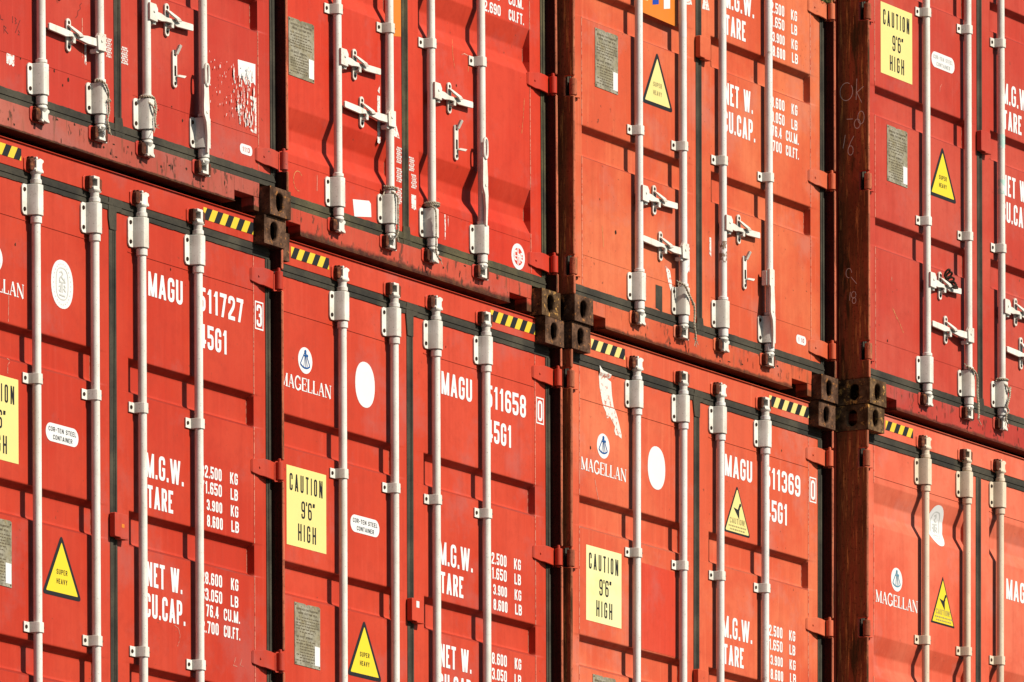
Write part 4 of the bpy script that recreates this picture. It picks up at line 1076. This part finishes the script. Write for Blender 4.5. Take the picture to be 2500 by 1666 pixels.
# ------------------------------------------------------------------ ropes, wire and weed: things that hang on the gear
def rope(ci, path, r, label, turns=60, frayed=0):
    """two-strand rope; path in (s,z,n) of its container"""
    r *= 1.1; P = [Vector(p) for p in path]; fine = []
    for i in range(len(P) - 1):
        p0, p1, p2, p3 = P[max(i - 1, 0)], P[i], P[i + 1], P[min(i + 2, len(P) - 1)]
        for k in range(8):
            t = k / 8; fine.append(.5 * ((2 * p1) + (p2 - p0) * t + (2 * p0 - 5 * p1 + 4 * p2 - p3) * t * t + (3 * p1 - p0 - 3 * p2 + p3) * t ** 3))
    fine.append(P[-1]); mb = MB(); acc = 0; strands = [[], []]
    for i, p in enumerate(fine):
        t = (fine[min(i + 1, len(fine) - 1)] - fine[max(i - 1, 0)]).normalized()
        if i: acc += (p - fine[i - 1]).length
        a = t.cross(Vector((.37, .2, .9))).normalized(); b = t.cross(a)
        for s in (0, 1):
            ph = acc / (r * 5) * 2 * math.pi + s * math.pi; q = p + (a * math.cos(ph) + b * math.sin(ph)) * r * .55; strands[s].append(q[:])
    for s in strands: mb.tube(s, r * .62, 6)
    rr = random.Random(int(acc * 1000))
    for i in range(frayed):
        q = fine[-1] if i % 2 else fine[0]; mb.tube([q[:], (q + Vector((rr.uniform(-.02, .02), rr.uniform(-.03, .01), rr.uniform(-.004, .012))))[:]], .0016, 4)
    o = mb.build('rope', M['rope'], None, smooth=True)
    o.matrix_world = C[ci][0].matrix_basis.copy()
    tag(o, label, 'rope', 'rope ends tied round the locking rods')
    return o
def loopz(s, z, r=.030, n=-.0277, k=10, dz=0):
    return [(s + r * math.cos(R(200 + 360 * i / k)), z + dz * i / k, n + r * math.sin(R(200 + 360 * i / k)) * .95) for i in range(k + 1)]
for rt in C: rt[0].matrix_basis
bpy.context.view_layer.update()
r0, r2, r4, r6 = RODS[0], RODS[2], RODS[4], RODS[6]
rope(0, [(r0[1] - .030, .328, -.030), (r0[1] - .018, .315, .002), (r0[1] + .004, .285, .008), (r0[1] + .028, .262, -.006), (r0[1] + .022, .244, .006), (r0[1] + .004, .250, .010), (r0[1] + .006, .225, .010), (r0[1] + .010, .20, .008), (r0[1] + .004, .165, .004), (r0[1] + .012, .13, .008)], .0042, 'frayed rope knotted on the second rod of the dull red container with a torn sticker', frayed=8)
rope(0, loopz(r0[2], .322, .029) + [(r0[2] - .012, .285, .006), (r0[2] + .004, .255, .010), (r0[2] + .018, .285, .006), (r0[2] + .026, .318, -.008), (r0[2] + .012, .27, .008), (r0[2] + .002, .23, .010), (r0[2] + .006, .20, .010)], .0040, 'frayed rope in a V on the third rod of the dull red torn-sticker container', frayed=10)
rope(2, loopz(r2[1], .335, .029, dz=.012) + [(r2[1] - .004, .31, .008), (r2[1] + .002, .27, .010), (r2[1] + .002, .20, .010), (r2[1] + .008, .16, .006), (r2[1] + .004, .14, .004)], .0044, 'twisted rope hanging over the second rod bracket of the bright red container', frayed=6)
rope(2, loopz(r2[2], .338, .033) + loopz(r2[2], .330, .032) + [(r2[2] - .028, .31, .004), (r2[2] - .024, .25, .008), (r2[2] - .022, .18, .006), (r2[2] - .018, .12, .004), (r2[2] - .008, .095, .012), (r2[2] + .006, .088, .012)], .0040, 'thin rope running down the third rod bracket of the bright red container', frayed=4)
rope(4, [(r4[1] - .040, .335, -.030), (r4[1] - .036, .318, .000), (r4[1] - .022, .290, .008), (r4[1] + .012, .255, .010), (r4[1] + .036, .243, .002), (r4[1] + .056, .252, -.008), (r4[1] + .040, .24, .006), (r4[1] + .048, .20, .004), (r4[1] + .044, .15, .004), (r4[1] + .062, .11, .0), (r4[1] + .070, .085, -.004)], .0048, 'rope with a loose knot and tail on the second rod of the orange-faded container', frayed=12)
rope(6, [(r6[1] - .030, .335, -.026), (r6[1] - .014, .315, .004), (r6[1] + .016, .29, .008), (r6[1] + .036, .25, .0), (r6[1] + .040, .20, -.002), (r6[1] + .050, .16, -.002), (r6[1] + .046, .11, .002), (r6[1] + .034, .085, .006)], .0050, 'rope hanging in a slack tail on the second rod of the chalk-marked dusty container', frayed=6)
rope(6, loopz(r6[2], .325, .029) + [(r6[2] - .010, .29, .006), (r6[2] + .004, .262, .010), (r6[2] + .022, .29, .006), (r6[2] + .010, .25, .010), (r6[2] - .004, .22, .010), (r6[2] - .016, .19, .008), (r6[2] + .002, .17, .008), (r6[2] - .020, .15, .006), (r6[2] - .022, .12, .006)], .0046, 'tangled rope on the third rod of the dusty container with chalk marks', frayed=10)
# rusty wire twisted through a catch
mb = MB(); pts = []
for i in range(70):
    a = i / 69; pts.append((-.405 + .085 * a + .016 * math.cos(a * 30), .742 - .045 * a + .010 * math.sin(a * 6.4 + .6) + .016 * math.sin(a * 30), -.022 + .012 * math.sin(a * 33)))
mb.tube(pts, .0055, 6)
o = mb.build('rusty_wire', M['wire'], None, smooth=True); o.matrix_world = C[6][0].matrix_basis.copy(); tag(o, 'dark rusty wire coiled through the handle catch of the dusty container', 'wire')
# weed growing on a hinge
mb = MB(); wr = random.Random(5)
for i in range(34):
    s, n = wr.uniform(1.125, 1.212), wr.uniform(-.045, -.008); z = HINGE[2] + .040; dx, dn, h = wr.uniform(-.035, .03), wr.uniform(-.01, .03), wr.uniform(.018, .06)
    P0 = [(s, z - .004, n), (s + dx * .4, z + h * .7, n + dn * .5), (s + dx, z + h * wr.uniform(.5, 1), n + dn)]; w = wr.uniform(.0015, .003)
    vs = [(a - w * (1 - i_ / 2.2), -c, b) for i_, (a, b, c) in enumerate(P0)] + [(a + w * (1 - i_ / 2.2), -c, b) for i_, (a, b, c) in enumerate(P0)]
    mb.add(vs, [(0, 3, 4, 1), (1, 4, 5, 2)])
o = mb.build('weed', M['leaf'], None); o.matrix_world = C[4][0].matrix_basis.copy(); tag(o, 'small green weed growing on the hinge of the orange-faded container', 'weed')

# ------------------------------------------------------------------ ground, light, camera
m, nt, b = mat_new('asphalt'); v = coords(nt)
c = mix(nt, ramp(nt, noise(nt, v, .4, 6, .6), .35, .65), (.045, .044, .042), (.075, .072, .068)); nt.links.new(c, b.inputs['Base Color']); b.inputs['Roughness'].default_value = .9
mb = MB(); mb.add([(-600, -600, 0), (600, -600, 0), (600, 600, 0), (-600, 600, 0)], [(0, 1, 2, 3)])
g = mb.build('ground', m); g['kind'] = 'structure'

t_, q_ = .19, .77
to_sun = Vector((t_, -1, q_)).normalized()
elev = math.asin(to_sun.z); az = math.atan2(to_sun.x, to_sun.y)
w = bpy.data.worlds.new('World'); SC.world = w; w.use_nodes = True
nt = w.node_tree; bg = nt.nodes['Background']; sky = nt.nodes.new('ShaderNodeTexSky')
sky.sky_type = 'NISHITA'; sky.sun_disc = False; sky.sun_elevation = elev; sky.sun_rotation = az
nt.links.new(sky.outputs[0], bg.inputs[0]); bg.inputs[1].default_value = .05
sun = bpy.data.lights.new('sun', 'SUN'); sun.energy = 4.9; sun.angle = R(.5); sun.color = (1, .94, .83)
so = bpy.data.objects.new('sun', sun); COL.objects.link(so); so.rotation_euler = to_sun.to_track_quat('Z', 'Y').to_euler(); so.location = (0, -20, 30)

TH = R(30.96323); r_, w_ = math.sin(TH), math.cos(TH); D0, X0 = 33.950028, -1.553350
cam = bpy.data.cameras.new('camera'); co = bpy.data.objects.new('camera', cam); COL.objects.link(co)
co.location = (-X0 * r_ - D0 * w_, X0 * w_ - D0 * r_, ZB - 7.045048)
co.rotation_euler = (R(90), 0, -math.atan2(w_, r_))
cam.sensor_width = 36; cam.lens = 36 * 20391.05 / 2500; cam.shift_y = (4644.9077 - 833) / 2500; cam.clip_start = 1; cam.clip_end = 3000
SC.camera = co
vs_ = SC.view_settings; vs_.view_transform = 'Standard'; vs_.look = 'None'; vs_.exposure = math.log2(1 / K); vs_.gamma = 1; vs_.use_curve_mapping = False
SC.cycles.max_bounces = 6; SC.cycles.diffuse_bounces = 1; SC.cycles.glossy_bounces = 2
